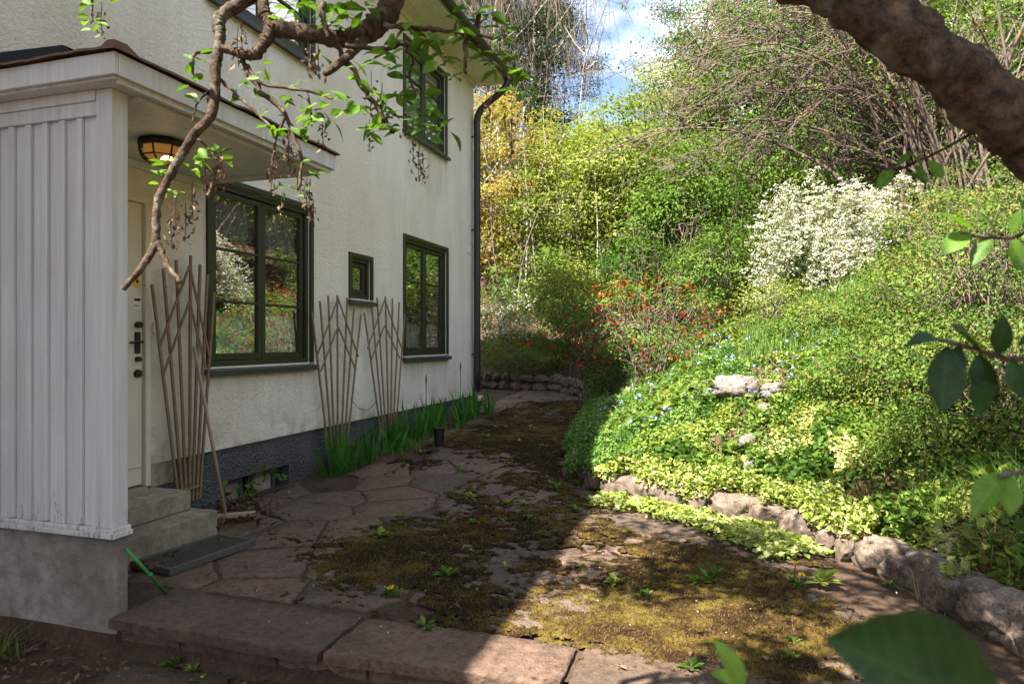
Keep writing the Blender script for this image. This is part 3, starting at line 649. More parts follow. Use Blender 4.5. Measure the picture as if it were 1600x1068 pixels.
# cellar hatches in the plinth
MB().box((WX - .25, 4.60, -0.05), (WX - .20, 5.58, 0.29)).build('hatch_recess', M['black'], house)
for y0, y1 in ((4.70, 4.98), (5.10, 5.42)):
    h = MB().box((WX - .15, y0, 0.02), (WX - .13, y1, 0.22)).build('cellar_hatch', M['step'], house)
    MB().box((WX - .13, y0, 0.02), (WX - .11, y1, 0.05)).box((WX - .13, y0, 0.19), (WX - .11, y1, 0.22)).box((WX - .13, y0, 0.05), (WX - .11, y0 + .03, 0.19)).box((WX - .13, y1 - .03, 0.05), (WX - .11, y1, 0.19)).build('hatch_frame', M['matframe'], h)
# curtains and pendant lamp inside
def curtain(Y0, Y1, Z0, Z1, mat, label, scallop=0, amp=0.014, group=None):
    n = 70; V = []; X = WX - 0.115
    for k in range(n + 1):
        y = Y0 + (Y1 - Y0) * k / n; w = amp * math.sin(k * 1.15) + amp * .5 * math.sin(k * 2.7 + 1)
        V += [(X + w * .6, y, Z1 + 0.006 * math.sin(k * 1.9)), (X + w, y, (Z0 + Z1) / 2), (X + w * 1.2, y, Z0 + scallop * abs(math.sin(k * .33)) + 0.004 * math.sin(k * 1.9))]
    F = [(3*k+r, 3*k+3+r, 3*k+4+r, 3*k+1+r) for k in range(n) for r in (0, 1)]
    return tag(link('curtain', np_mesh('curtain', np.array(V), np.array(F), mat, None, True)), label, 'curtain', group)
a = WIN['big']
curtain(a[0] + .02, a[1] - .02, a[3] - .46, a[3] - .02, M['lace'], 'lace valance at the top of the large window', 0.05, 0.012)
curtain(a[0] + .02, a[1] - .02, a[2] + .02, a[2] + .44, M['cafe'], 'white cafe curtain across the bottom of the large window')
a = WIN['right']
curtain(a[0] + .02, a[1] - .02, a[2] + .02, a[2] + .42, M['cafe'], 'white cafe curtain in the window near the downpipe')
a = WIN['up_r']
curtain(a[0] + .02, a[1] - .02, a[2] - .02, a[3], M['cafe'], 'pale curtain in the upper window below the eaves')
a = WIN['up_l']
curtain(a[0] + .02, a[1] - .02, a[2] - .02, a[3], M['cafe'], 'pale curtain in the upper window behind the branch')
pl = empty('pendant_lamp', (-4.9, 5.15, 3.04), 'white pendant lamp hanging inside the large window', 'lamp')
MB().tube([(-4.9, 5.15, 3.04), (-4.9, 5.15, 2.12)], 0.006, 5).build('cord', M['whitebox'], pl)
MB().tube([(-4.9, 5.15, z) for z in (2.14, 2.10, 2.06, 2.02, 2.0)], [0.03, 0.08, 0.14, 0.17, 0.175], 20, False).build('lamp_shade', M['whitebox'], pl, smooth=True)
gl = empty('globe_lamp', (-5.0, 8.9, 3.04), 'round white globe lamp inside the window near the downpipe', 'lamp')
MB().tube([(-5.0, 8.9, 3.04), (-5.0, 8.9, 2.0)], 0.005, 5).build('cord', M['whitebox'], gl)
MB().tube([(-5.0, 8.9, 1.9 + .1 * math.sin(t)) for t in np.linspace(-1.5, 1.5, 9)], [.1 * math.cos(t) for t in np.linspace(-1.5, 1.5, 9)], 14).build('globe', M['whitebox'], gl, smooth=True)

# ------------------------------------------------------------------ the porch
porch = empty('entrance_porch', (-3.3, 2.7, -0.15), 'white board and batten porch screen with flat canopy on concrete base', 'porch')
PX = -2.895; PY = 2.64
MB().box((WX + .002, PY + .02, -0.25), (PX - .005, PY + .09, 0.425)).build('base', M['concrete'], porch, 0.006)
MB().box((WX + .002, PY - .022, 0.425), (PX + .018, PY + .10, 0.452)).box((WX + .002, PY - .012, 0.452), (PX + .01, PY + .095, 0.475)).build('ledge', M['paint'], porch, 0.004)
MB().box((PX - .10, PY - .014, 0.475), (PX, PY + .085, 2.655)).build('corner_post', M['paint'], porch, 0.004)
xs = [PX - .102 - k * 0.1165 for k in range(10)]
for k in range(9):
    if xs[k + 1] < WX: break
    MB().box((xs[k + 1] + .0015, PY + .012, 0.475), (xs[k] - .0015, PY + .035, 2.53)).build('board', M['paint'], porch, 0.002)
    MB().box((xs[k + 1] - .019, PY - .008, 0.477 + rg.uniform(0, .006)), (xs[k + 1] + .019, PY + .0118, 2.528)).build('batten', M['paint'], porch, 0.004)
MB().box((WX + .002, PY + .036, 0.475), (PX - .102, PY + .08, 2.53)).build('backing', M['paint'], porch)
MB().box((WX + .002, PY - .012, 2.53), (PX - .1015, PY + .083, 2.60)).box((WX + .002, PY - .022, 2.60), (PX - .1015, PY + .0825, 2.655)).build('frieze', M['paint'], porch, 0.005)
cx1, cy0, cy1 = -2.755, 2.515, 4.43
for k in range(8):
    x0 = WX + .002 + k * 0.143; MB().box((x0, cy0 + .025, 2.656), (min(x0 + .1415, cx1 - .022), cy1 - .022, 2.672)).build('soffit_board', M['paint'], porch, 0.002)
MB().box((WX + .002, cy0, 2.668), (cx1 - .0, cy0 + .024, 2.775)).build('fascia', M['paint'], porch, 0.004)
MB().box((cx1 - .022, cy0 + .0245, 2.667), (cx1 + .002, cy1, 2.7745)).build('fascia', M['paint'], porch, 0.004)
MB().box((WX + .002, cy1 - .022, 2.666), (cx1 - .0225, cy1 - .001, 2.774)).build('fascia', M['paint'], porch, 0.004)
MB().box((PX - .03, PY + .121, 2.63), (PX + .035, cy1 - .04, 2.6555)).box((WX + .004, cy1 - .09, 2.63), (PX - .032, cy1 - .03, 2.6556)).box((WX + .003, PY + .122, 2.60), (WX + .03, cy1 - .092, 2.6557)).build('moulding', M['paint'], porch, 0.005)
MB().box((cx1 - .045, cy0 + .05, 2.64), (cx1 - .024, cy1 - .03, 2.6665)).build('moulding', M['paint'], porch, 0.004)
rv = []; nn = 26
def edge_z(p): return 0.010 * math.sin(p * 9) + rg.uniform(-.005, .007)
ring = [(WX + .005 + (cx1 + .03 - WX) * k / nn, cy0 - .03) for k in range(nn)] + [(cx1 + .03, cy0 - .03 + (cy1 + .05 - cy0) * k / nn) for k in range(nn)] + [(cx1 + .03 - (cx1 + .03 - WX) * k / nn, cy1 + .02) for k in range(nn)]
rb = MB(); R0 = [(x + rg.uniform(-.006, .006), y + rg.uniform(-.006, .006), 2.779 + edge_z(x + y) * .5) for x, y in ring]; R1 = [(x, y, z + .012 + (0.028 if abs(x - cx1) < .05 and abs(y - cy0) < .05 else 0)) for x, y, z in R0]
m = len(R0); rb.add(R0 + R1 + [(-3.4, 3.45, 2.85), (WX + .005, 3.45, 2.88)], [(k, k + 1, m + k + 1, m + k) for k in range(m - 1)] + [(m + k, m + k + 1, 2 * m) for k in range(m - 1)] + [(m - 1, 0, m, 2 * m - 1)] + [(2 * m - 1, m, 2 * m)])
rb.build('roof_edge', M['rusty'], porch)
MB().add([(WX + .002, cy0 - .02, 2.80), (-3.02, cy0 + .02, 2.80), (WX + .002, cy0 - .02, 2.865), (-3.1, cy0 + .02, 2.855), (WX + .002, cy1, 2.90), (-3.0, cy1, 2.83)], [(0, 1, 3, 2), (2, 3, 5, 4)]).build('roof_felt', M['felt'], porch)
# lamp under the canopy
lamp = empty('ceiling_lamp', (-3.36, 3.42, 2.655), 'black caged lantern glowing warm under the porch canopy', 'lamp')
def oct_ring(r, z, sq=1.0): return [(-3.36 + r * math.cos(R(22.5 + 45 * k)) * sq, 3.42 + r * math.sin(R(22.5 + 45 * k)), z) for k in range(8)]
def loft(rings):
    b = MB(); V = [p for r in rings for p in r]; n = len(rings[0])
    return b.add(V, [(i*n+k, i*n+(k+1)%n, (i+1)*n+(k+1)%n, (i+1)*n+k) for i in range(len(rings) - 1) for k in range(n)] + [tuple(range(n - 1, -1, -1)), tuple((len(rings) - 1) * n + k for k in range(n))])
loft([oct_ring(.135, 2.654), oct_ring(.15, 2.63), oct_ring(.138, 2.612)]).build('lamp_base', M['black'], lamp)
loft([oct_ring(.115, 2.611), oct_ring(.105, 2.56), oct_ring(.07, 2.53)]).build('glass', M['lampglass'], lamp)
cg = MB(); a0, a1, a2 = oct_ring(.142, 2.612), oct_ring(.122, 2.55), oct_ring(.075, 2.518)
for k in range(8): cg.tube([a0[k], a1[k], a2[k]], 0.006, 5); cg.tube([a1[k], a1[(k + 1) % 8]], 0.005, 5); cg.tube([a2[k], a2[(k + 1) % 8]], 0.005, 5)
cg.build('cage', M['black'], lamp)
MB().tube([(-3.31, 3.40, 2.60), (-3.31, 3.40, 2.53), (-3.31, 3.40, 2.522)], [.03, .034, .02], 10).build('bulb_glass', M['lampbulb'], lamp)
lp = bpy.data.lights.new('bulb', 'POINT'); lp.energy = 0.15; lp.color = (1.0, 0.62, 0.28); lp.shadow_soft_size = 0.05
lo = bpy.data.objects.new('bulb', lp); COL.objects.link(lo); lo.location = (-3.36, 3.42, 2.44); attach(lo, lamp)
# steps
steps = empty('door_steps', (-3.6, 3.4, 0.05), 'two worn concrete steps below the front door', 'steps')
MB().box((WX + .003, 2.77, -0.05), (-3.40, 3.955, 0.225)).build('step', M['step'], steps, 0.012)
MB().box((WX + .003, 2.77, 0.226), (-3.58, 3.90, 0.365)).build('step', M['step'], steps, 0.012)
# scraper mat
mt = empty('scraper_mat', (-3.19, 3.52, 0.06), 'grey framed slatted boot scraper mat below the steps', 'doormat'); mt.rotation_euler.z = R(-7)
def local_part(b, name, mat, parent, bevel=0):
    me = b.mesh(name, mat); o = bpy.data.objects.new(name, me); COL.objects.link(o); o.parent = parent
    if bevel: x = o.modifiers.new('bevel', 'BEVEL'); x.width = bevel; x.segments = 2; x.limit_method = 'ANGLE'
    return o
mw, mh = 0.17, 0.33
local_part(MB().box((-mw, -mh, -.012), (mw, -mh + .03, .030)).box((-mw, mh - .03, -.012), (mw, mh, .030)).box((-mw, -mh + .03, -.012), (-mw + .03, mh - .03, .0298)).box((mw - .03, -mh + .03, -.012), (mw, mh - .03, .0298)), 'frame', M['matframe'], mt, 0.004)
local_part(MB().box((-mw + .03, -mh + .03, -.012), (mw - .03, mh - .03, 0.004)), 'tray', M['matbar'], mt)
for k in range(12):
    x = -mw + .042 + k * (2 * mw - .084) / 11; local_part(MB().box((x - .006, -mh + .031, .0045), (x + .006, mh - .031, .024)), 'slat', M['matbar'], mt)

# ------------------------------------------------------------------ trellises, broom, rod, drains
def trellis(tops, base_c, base_w, cross, label, X=WX + 0.055):
    ty = [at_x(px, py, X) for px, py in tops]; b0 = at_x(*base_c, X)
    t = empty('fan_trellis', (X, b0.y, b0.z), label, 'trellis', 'fan trellises leaning on the house wall'); n = len(tops)
    for k, p in enumerate(ty):
        q = Vector((X + 0.03 + rg.uniform(-.004, .004), b0.y + (k / (n - 1) - .5) * base_w, b0.z)); p = p + Vector((rg.uniform(-.01, .01), 0, 0))
        MB().bar(q, p, 0.020, 0.013).build('lath', M['bamboo'], t)
    for a, b in cross:
        p, q = at_x(*a, X + .016), at_x(*b, X + .02); MB().bar(p, q, 0.017, 0.010).build('cross_lath', M['bamboo'], t)
    MB().box((X + .018, b0.y - base_w / 2 - .01, b0.z + .09), (X + .05, b0.y + base_w / 2 + .01, b0.z + .105)).build('binding', M['bamboo'], t)
trellis([(236, 444), (256, 419), (276, 406), (296, 399), (311, 413), (323, 429), (333, 456)], (291, 782), 0.20,
        [((296, 415), (250, 540)), ((296, 415), (327, 556)), ((296, 471), (256, 582)), ((296, 471), (322, 575))], 'tallest brown fan trellis standing beside the door steps')
trellis([(488, 487), (500, 470), (513, 462), (528, 461), (543, 465), (554, 473), (565, 491)], (524, 718), 0.30,
        [((528, 466), (494, 560)), ((528, 466), (560, 557)), ((528, 510), (501, 580)), ((528, 510), (556, 578))], 'brown fan trellis under the tiny window rising from irises')
trellis([(568, 488), (580, 472), (590, 465), (601, 463), (613, 466), (623, 472), (632, 490)], (604, 684), 0.34,
        [((601, 468), (574, 545)), ((601, 468), (628, 545)), ((601, 508), (580, 562)), ((601, 508), (625, 560))], 'brown fan trellis beside the window nearest the downpipe')
wp = spline([at_x(548, 622, WX + .08), at_x(560, 637, WX + .07), at_x(575, 640, WX + .07), at_x(588, 626, WX + .08)], 6)
tag(MB().tube(wp, 0.003, 4).build('wire', M['black']), 'thin dark wire looped between the two far trellises', 'wire')
br = empty('broom', at_z(343, 797, 0.08), 'pale wooden broom leaning on the tallest trellis', 'broom')
p = at_z(343, 797, 0.10); p = Vector((-3.55, 4.21, 0.115)); q = Vector((-3.79, 4.16, 1.36))
MB().tube([p, q], 0.0125, 8).build('handle', M['pale_wood'], br, smooth=True)
e = Vector((0.75, 0.55, 0)).normalized()
MB().bar(p - e * .07 + Vector((0, 0, -.005)), p + e * .21 + Vector((0, 0, -.005)), 0.055, 0.03, Vector((0, 0, 1))).build('head', M['pale_wood'], br, 0.004)
bb = MB()
for k in range(40):
    s = p - e * .06 + e * .26 * (k / 39) ; o_ = Vector((rg.uniform(-.01, .01), rg.uniform(-.01, .01), 0)); bb.tube([s + o_ + Vector((0, 0, -.02)), s + o_ * 2 + Vector((0, 0, -.075))], 0.004, 4)
bb.build('bristles', M['bristle'], br)['kind'] = 'stuff'
tag(MB().tube([(-2.882, 2.70, 0.36), (-2.84, 2.92, 0.062)], 0.009, 8).tube([(-2.852, 2.82, 0.198), (-2.851, 2.83, 0.185)], 0.0115, 8).build('garden_stake', M['greenrod'], smooth=True), 'green plastic stake leaning against the porch base', 'stake')
dr = empty('drain_gully', (-3.78, 10.33, 0.28), 'dark drain hopper with pale rim under the downpipe', 'drain')
MB().tube([(-3.80, 10.33, 0.22), (-3.80, 10.33, 0.46)], [0.075, 0.085], 14).build('hopper', M['black'], dr)
MB().tube([(-3.80, 10.33, 0.46), (-3.80, 10.33, 0.50), (-3.80, 10.33, 0.54)], [0.105, 0.105, 0.06], 14).build('rim', M['ceramic'], dr)
MB().box((-3.74, 10.2, 0.2), (-3.58, 10.42, 0.37)).build('block', M['concrete'], dr, 0.01)
c = at_z(686, 684, 0.26)
tag(MB().tube([c + Vector((0, 0, -.06)), c + Vector((0, 0, .12)), c + Vector((0, 0, .122)), c + Vector((0, 0, .02))], [0.055, 0.068, 0.058, 0.05], 14).build('plant_pot', M['black']), 'small black plastic pot standing beside the irises', 'pot')

# ------------------------------------------------------------------ stones
def on_terrain(px, py):
    d = np.linspace(2.0, 30.0, 1400); r = ray(px, py); g_ = ground_z(d * r[0], d * r[1], False); k = int(np.argmax(HC + d * r[2] < g_)); return Vector((d[k] * r[0], d[k] * r[1], float(g_[k])))
def stone_mesh(sx, sy, sz, seed, mat, name='stone', rough=0.16, boxy=0.6):
    import bmesh
    bm = bmesh.new(); bmesh.ops.create_icosphere(bm, subdivisions=4, radius=1.0); r_ = np.random.default_rng(seed); o = r_.uniform(0, 90, 3)
    from mathutils import noise as mn
    planes = [(Vector(unit(r_.normal(size=(1, 3)))[0]), r_.uniform(.72, 1.05)) for _ in range(16)]
    for v in bm.verts:
        c = v.co.copy(); m = max(abs(c.x), abs(c.y), abs(c.z)); c = c * (1 - boxy) + c / m * boxy
        for pn, po in planes:
            e_ = c.dot(pn) - po
            if e_ > 0: c -= pn * e_
        nz = mn.fractal(v.co * 3.4 + Vector(o), 0.6, 2.2, 6); c *= 0.97 + rough * .45 * nz
        v.co = (c.x * sx, c.y * sy, c.z * sz)
    me = bpy.data.meshes.new(name); bm.to_mesh(me); bm.free()
    me.polygons.foreach_set('use_smooth', [True] * len(me.polygons)); me.materials.append(mat); return me
rw = empty('retaining_wall', (0.3, 5.3, 0.05), 'low grey stone retaining wall holding the planted bank', 'wall')
fwall = empty('stone_edging', (-3.0, 13.0, 0.4), 'rough dark stone edging beyond the house corner', 'wall')
line = [Vector(p) for p in BANK[2:19]]; seg = 0; pos = 0.0; k = 0
pts = []; 
for a, b in zip(line[:-1], line[1:]):
    L = (b - a).length; m = max(1, int(L / 0.02)); pts += [a + (b - a) * t / m for t in range(m)]
cum = 0; i = 0
while i < len(pts) - 10:
    y = pts[i].y; L = rg.uniform(.16, .40) if y < 6 else rg.uniform(.2, .42)
    j = min(len(pts) - 1, i + int(L / 0.02)); a, b = pts[i], pts[j]; mid = (a + b) / 2; d_ = (b - a); ang = math.atan2(d_.y, d_.x)
    far = mid.y > 11.2
    for lay in ([0, 1] if far else [0]):
        h = rg.uniform(.095, .135) if not far else rg.uniform(.08, .13)
        if not far and y > 6.2: h = rg.uniform(.06, .11)
        me = stone_mesh(L * .53, rg.uniform(.085, .11), h, k + lay * 500, M['wallstone'], 'stone', rg.uniform(.12, .22), rg.uniform(.9, 1.0))
        o = link('stone', me, fwall if far else rw); o.parent = None
        zb = float(terr_z(mid.y)) + 0.07 + (lay * .16 if far else 0)
        o.matrix_basis = Matrix.Translation((mid.x, mid.y, zb)) @ Matrix.Rotation(ang + rg.uniform(-.08, .08), 4, 'Z') @ Matrix.Rotation(rg.uniform(-.08, .08), 4, 'X')
        attach(o, fwall if far else rw)
    i = j; k += 1
# mortar and earth body of the wall between its stones
mp_ = [Vector(p) for p in BANK[2:11]]; ml = []
for a, b in zip(mp_[:-1], mp_[1:]):
    L = (b - a).length; m = max(1, int(L / 0.035)); ml += [(a + (b - a) * t / m, (b - a).normalized()) for t in range(m)]
V = []; nz = 9
for k, (p, d_) in enumerate(ml):
    nrm_ = Vector((-d_.y, d_.x)); nrm_ = nrm_ if float(bank_s(p.x + nrm_.x * .1, p.y + nrm_.y * .1)) < 0 else -nrm_
    hgt = .20 + .05 * (float(fbm(k * .12, 3, 5)) - .5) * 2
    for r_ in range(nz):
        t = r_ / (nz - 1); o_ = (.055 - .03 * t if t < .8 else .03 - (t - .8) * .6) + (float(fbm(k * .30, r_ * .5, 12, 4)) - .5) * .13
        V.append((p.x + nrm_.x * o_, p.y + nrm_.y * o_, float(terr_z(p.y)) - .04 + (hgt + .03) * min(1, t * 1.15)))
link('mortar', np_mesh('mortar', np.array(V), grid_faces(len(ml), nz), M['wallstone'], None, False), rw)
for px, py, dd, s, lab in [(1150, 628, 6.45, (.22, .14, .12), 'large pale rock lying among the periwinkle'), (1210, 622, 6.6, (.11, .1, .09), 'pale rock half sunk beside the largest rock'),
                           (1196, 660, 6.25, (.06, .07, .10), 'upright pinkish rock below the largest rock'), (1170, 705, 6.0, (.09, .08, .08), 'small grey rock low among lime leaves'), (1178, 740, 5.85, (.08, .07, .06), 'smallest grey rock just above the retaining wall')]:
    p = on_terrain(px, py); z = p.z
    o = tag(link('rock', stone_mesh(*s, px, M['rock'], 'rock', 0.5, 0.4)), lab, 'rock', 'rocks in the bank'); o.location = (p.x, p.y, z + (s[2] * .5 + .06 if s[0] > .2 else s[2] * .3 + .03)); o.rotation_euler.z = 0.3

# ------------------------------------------------------------------ shrubs and trees
def ell_points(n, c, r, rng, shell=0.5, lump=0.35, seed=0):
    d = unit(rng.normal(size=(n, 3))); t = rng.random(n) ** (1 / 3); t = t * (1 - shell) + (shell) * (0.6 + 0.4 * rng.random(n))
    lm = 1 + lump * (fbm(d[:, 0] * 2.2 + seed, d[:, 1] * 2.2 + d[:, 2] * 1.7 + seed * 3, 7) - 0.5) * 2
    return np.array(c) + d * np.array(r) * (t * lm)[:, None]
def plant(kind, base, crown, lumps, per, size, mat, label, cat, group=None, trunk=None, trunk_mat='trunk', stems=1, spread=0.28, up=0.6, seed=0, flowers=None, limbs=14, shell=0.5, foliage='foliage', hang=0, stemr=None, lump=0.35, flat=(1.15, 1.15, .42)):
    """trunk and limbs reach the leaf clumps; leaves stand in clumps through the crown's volume"""
    rng = np.random.default_rng(seed + 100); base = Vector(base); c, r = crown
    t = empty(kind, base, label, cat, group)
    K = ell_points(lumps, c, r, rng, shell, lump, seed)
    gz = ground_z(K[:, 0], K[:, 1], False); K[:, 2] = np.maximum(K[:, 2], gz + 0.05)
    b = MB(); tr = trunk or 0.03; cc = Vector(c)
    tops = []
    for s in range(stems):
        a = rng.uniform(0, 6.28); f = Vector((math.cos(a), math.sin(a), 0)) * (0.0 if stems == 1 else rng.uniform(.05, .22) * min(r[0], 1.5))
        top = cc + Vector((rng.normal() * r[0] * .3, rng.normal() * r[1] * .3, r[2] * rng.uniform(.3, .9)))
        mid = (base + f).lerp(top, .45) + Vector((rng.normal() * .06, rng.normal() * .06, 0)) * (cc - base).length
        ln = spline([base + f + Vector((0, 0, -.15)), mid, top], 7); b.tube(ln, lerp_list([tr, tr * .7, tr * .22], len(ln)), 7 if tr > .03 else 5); tops.append(ln)
    for k in range(min(limbs * stems, lumps)):
        ln = tops[k % stems]; q = Vector(K[k]); st = ln[int(len(ln) * rng.uniform(.25, .85))]
        m = st.lerp(q, .5) + Vector((0, 0, -.10 * (q - st).length)) + Vector(rng.normal(size=3) * .05)
        w = spline([st, m, q], 4); b.tube(w, lerp_list([tr * .34, tr * .08 + .002], len(w)), 4, False)
    b.build('trunk' if stems == 1 else 'stems', M[trunk_mat], t, smooth=True)
    P = (K[:, None, :] + rng.normal(size=(lumps, per, 3)) * spread * np.array(flat)).reshape(-1, 3)
    rn = np.clip(np.repeat(rng.random(lumps), per) * .65 + rng.random(lumps * per) * .45 - .05, 0, 1)
    leaf_obj(foliage, P, size, M[mat], t, rn, up=up, rng=rng, hang=hang, out=c)
    if flowers:
        fm, fn, fs, fsp, fper = flowers
        Fk = ell_points(fn, c, (r[0] * 1.05, r[1] * 1.05, r[2] * 1.05), rng, .75, lump, seed); FP_ = (Fk[:, None, :] + rng.normal(size=(fn, fper, 3)) * fsp).reshape(-1, 3)
        leaf_obj('blossom', FP_, fs, M[fm], t, up=.6, rng=rng, ratio=.9)
    return t
def on_ground(px, d, dz=0):
    r = ray(px, 500); X = d * r[0]; Y = d * r[1]; return Vector((X, Y, float(ground_z(X, Y, False)) + dz))
def shrub(px, py, d, rx, rz, mat, label, name='shrub', cat='shrub', lumps=90, per=55, size=.045, **kw):
    c = at_d(px, py, d); b = Vector((c.x, c.y, float(ground_z(c.x, c.y, False))))
    kw.setdefault('stems', 7); kw.setdefault('trunk', .014); kw.setdefault('limbs', 9); kw.setdefault('spread', .12)
    return plant(name, b, (c, (rx, rx, rz)), lumps, per, size, mat, label, cat, seed=int(px + py), **kw)
# flowering shrubs
shrub(1015, 503, 9.6, 1.22, 0.72, 'l_mid', 'red flowering quince with tangled bare twigs on the bank', 'quince_shrub', lumps=90, per=48, size=.045, stems=16, limbs=10, trunk_mat='twig', flowers=('p_red', 150, .038, .045, 5), spread=.13)
shrub(925, 520, 11.0, 0.75, 0.62, 'l_dark', 'shaded quince with scattered red flowers behind the path', 'quince_shrub', lumps=70, per=40, size=.05, stems=10, flowers=('p_red', 34, .05, .04, 5))
shrub(815, 552, 13.9, 1.1, 0.42, 'l_mid', 'low spreading shrub dotted with red flowers above far stone edging', 'quince_shrub', lumps=80, per=50, size=.05, flowers=('p_red', 26, .055, .05, 6))
def spirea(px, py, d, rx, rz, n, label, seed):
    c = at_d(px, py, d); b = Vector((c.x, c.y, float(ground_z(c.x, c.y, False)))); rng = np.random.default_rng(seed)
    t = empty('spirea_shrub', b, label, 'shrub'); m = MB(); FPs = []; LPs = []; top = c.z + rz - b.z
    for k in range(n):
        a = rng.uniform(0, 6.28); rr = rx * math.sqrt(rng.random()) * 1.05; hh = top * rng.uniform(.35, 1.0) * (1 - .15 * rr / rx) * (1 + .25 * math.sin(a * 3 + seed))
        p1 = b + Vector((math.cos(a) * rr * .25, math.sin(a) * rr * .25, hh * .7)); p2 = b + Vector((math.cos(a) * rr * .7, math.sin(a) * rr * .7, hh)); p3 = b + Vector((math.cos(a) * rr * 1.15, math.sin(a) * rr * 1.25, hh - rng.uniform(.12, .6)))
        w = spline([b + Vector(rng.normal(size=3) * .06), p1, p2, p3], 7); m.tube(w, lerp_list([.007, .003], len(w)), 4, False)
        for q in w[9:]:
            for _ in range(2):
                e = q + Vector((rng.normal() * .07, rng.normal() * .07, rng.normal() * .03)); FPs.append(e + np.zeros(3) if False else np.array(e)[None] + rng.normal(size=(9, 3)) * np.array([.020, .020, .010]))
            LPs.append(np.array(q)[None] + rng.normal(size=(4, 3)) * .05 - np.array([0, 0, .06]))
        for q in w[5:10]: LPs.append(np.array(q)[None] + rng.normal(size=(5, 3)) * .06)
    m.build('stems', M['twig'], t); leaf_obj('foliage', np.concatenate(LPs), .035, M['l_yg'], t, rng=rng); leaf_obj('blossom', np.concatenate(FPs), .023, M['p_white'], t, rng=rng, ratio=.9, up=.6)
spirea(1272, 352, 9.3, .78, .46, 165, 'white spirea bush in full bloom on the upper bank', 3)
spirea(1370, 330, 9.9, .50, .42, 20, 'sparse white spirea sprays behind the full blooming bush', 4)
shrub(790, 500, 15.3, 0.70, 0.62, 'l_yg', 'pale shrub with white and pink blossom beyond the downpipe', 'blossom_shrub', lumps=60, per=30, size=.055, flowers=('p_white', 90, .04, .06, 16))
shrub(900, 468, 13.2, 0.95, 0.75, 'l_yg', 'round yellow green shrub behind the shaded quince', lumps=110, per=60, size=.06, spread=.15)
shrub(1205, 490, 8.2, 0.38, 0.52, 'l_yg', 'slender yellow green shrub beside the red quince', lumps=60, per=45, size=.035, stems=9)
shrub(1120, 420, 11.8, 0.9, 0.65, 'l_mid', 'green shrub between the quince and the spirea', lumps=100, per=55, size=.055)
shrub(990, 430, 13.4, 0.9, 0.8, 'l_dark', 'dark green shrub above the red quince', lumps=100, per=55, size=.06, spread=.15)
shrub(840, 440, 16.6, 1.1, 0.8, 'l_mid', 'mid green shrub under the orange leaved maple', lumps=90, per=55, size=.07, spread=.17)
shrub(960, 592, 10.0, 0.38, 0.22, 'l_dark', 'low dark cushion shrub at the shaded path edge', lumps=60, per=50, size=.035)
# dense small leaved mound on the right
for px, py, d, rx, rz, lab in [(1440, 470, 6.4, .66, .55, 'dense small leaved shrub below the white spirea'), (1530, 440, 5.6, .85, .75, 'largest small leaved shrub on the steep bank'), (1440, 590, 5.3, .62, .52, 'rounded small leaved shrub in the middle of the bank'),
                               (1330, 610, 5.9, .42, .38, 'small leaved shrub beside the lime groundcover'), (1560, 610, 4.5, .60, .55, 'shaded small leaved shrub nearest the dry grass tuft'), (1510, 370, 7.6, .85, .62, 'small leaved shrub under the arching bare twigs'),
                               (1600, 330, 7.2, 1.0, .8, 'tall small leaved shrub beside the arching twigs'), (1280, 520, 7.2, .45, .35, 'small leaved shrub between slender shrub and large rock'), (1470, 700, 4.6, .36, .27, 'low small leaved shrub above the retaining wall')]:
    shrub(px, py, d, rx, rz, 'l_cot', lab, 'mound_shrub', lumps=130, per=92, size=.027, spread=.095, stems=14, group='small leaved shrubs covering the bank', trunk_mat='twig', up=.5, shell=.7)
# trees
def tree(px, py, d, rx, rz, mat, label, name='leafy_tree', lumps=150, per=90, size=.088, bdx=0, **kw):
    lumps, per = int(lumps * .85), int(per * 1.5); kw['flat'] = (1.15, 1.15, .36); kw.setdefault('lump', .5)
    c = at_d(px, py, d); b = on_ground(px + bdx, d); kw.setdefault('trunk', .08); kw.setdefault('limbs', 40); kw.setdefault('spread', .27)
    return plant(name, b, (c, (rx, rx, rz)), lumps, per, size, mat, label, 'tree', seed=int(px * 3 + py), foliage='crown', **kw)
tree(800, 300, 19.0, 1.9, 2.6, 'l_maple', 'young maple with orange and olive leaves beside the house', 'maple_tree', lumps=230, per=60, size=.10, trunk_mat='birch', stems=5, shell=.2, trunk=.07, limbs=16)
tree(730, 250, 21.0, 1.9, 2.8, 'l_maple', 'orange leaved maple partly hidden behind the house corner', 'maple_tree', lumps=190, per=55, size=.10, trunk_mat='birch', stems=4, shell=.2, trunk=.07, limbs=16)
tree(880, 315, 17.5, 1.35, 2.2, 'l_yg', 'lime leaved small tree in front of the maple', lumps=120, per=75, trunk_mat='birch', stems=3, trunk=.05, limbs=14)
tree(975, 300, 17.0, 1.6, 2.3, 'l_yg', 'broad lime leaved tree below the patch of blue sky', lumps=170, per=75, stems=3, trunk=.06, limbs=16)
tree(1075, 325, 15.0, 1.25, 1.6, 'l_mid', 'layered fresh green tree above the quince', lumps=120, per=70, stems=3, trunk=.05, limbs=14)
tree(1150, 300, 17.0, 1.9, 1.6, 'l_mid', 'bright green tree behind the arching twigs', lumps=160, per=80, stems=2, trunk=.07, limbs=16)
tree(1190, 395, 13.2, 1.1, 0.8, 'l_mid', 'low green tree just behind the white spirea', lumps=100, per=70, size=.07, stems=4, trunk=.04, limbs=10)
tree(1330, 210, 15.5, 2.2, 2.0, 'l_mid', 'wide green tree seen through the arching twigs', lumps=170, per=80, stems=2, trunk=.08)
tree(1500, 120, 14.0, 2.1, 2.2, 'l_mid', 'green tree behind the thick foreground limb', lumps=160, per=80, stems=2, trunk=.09)
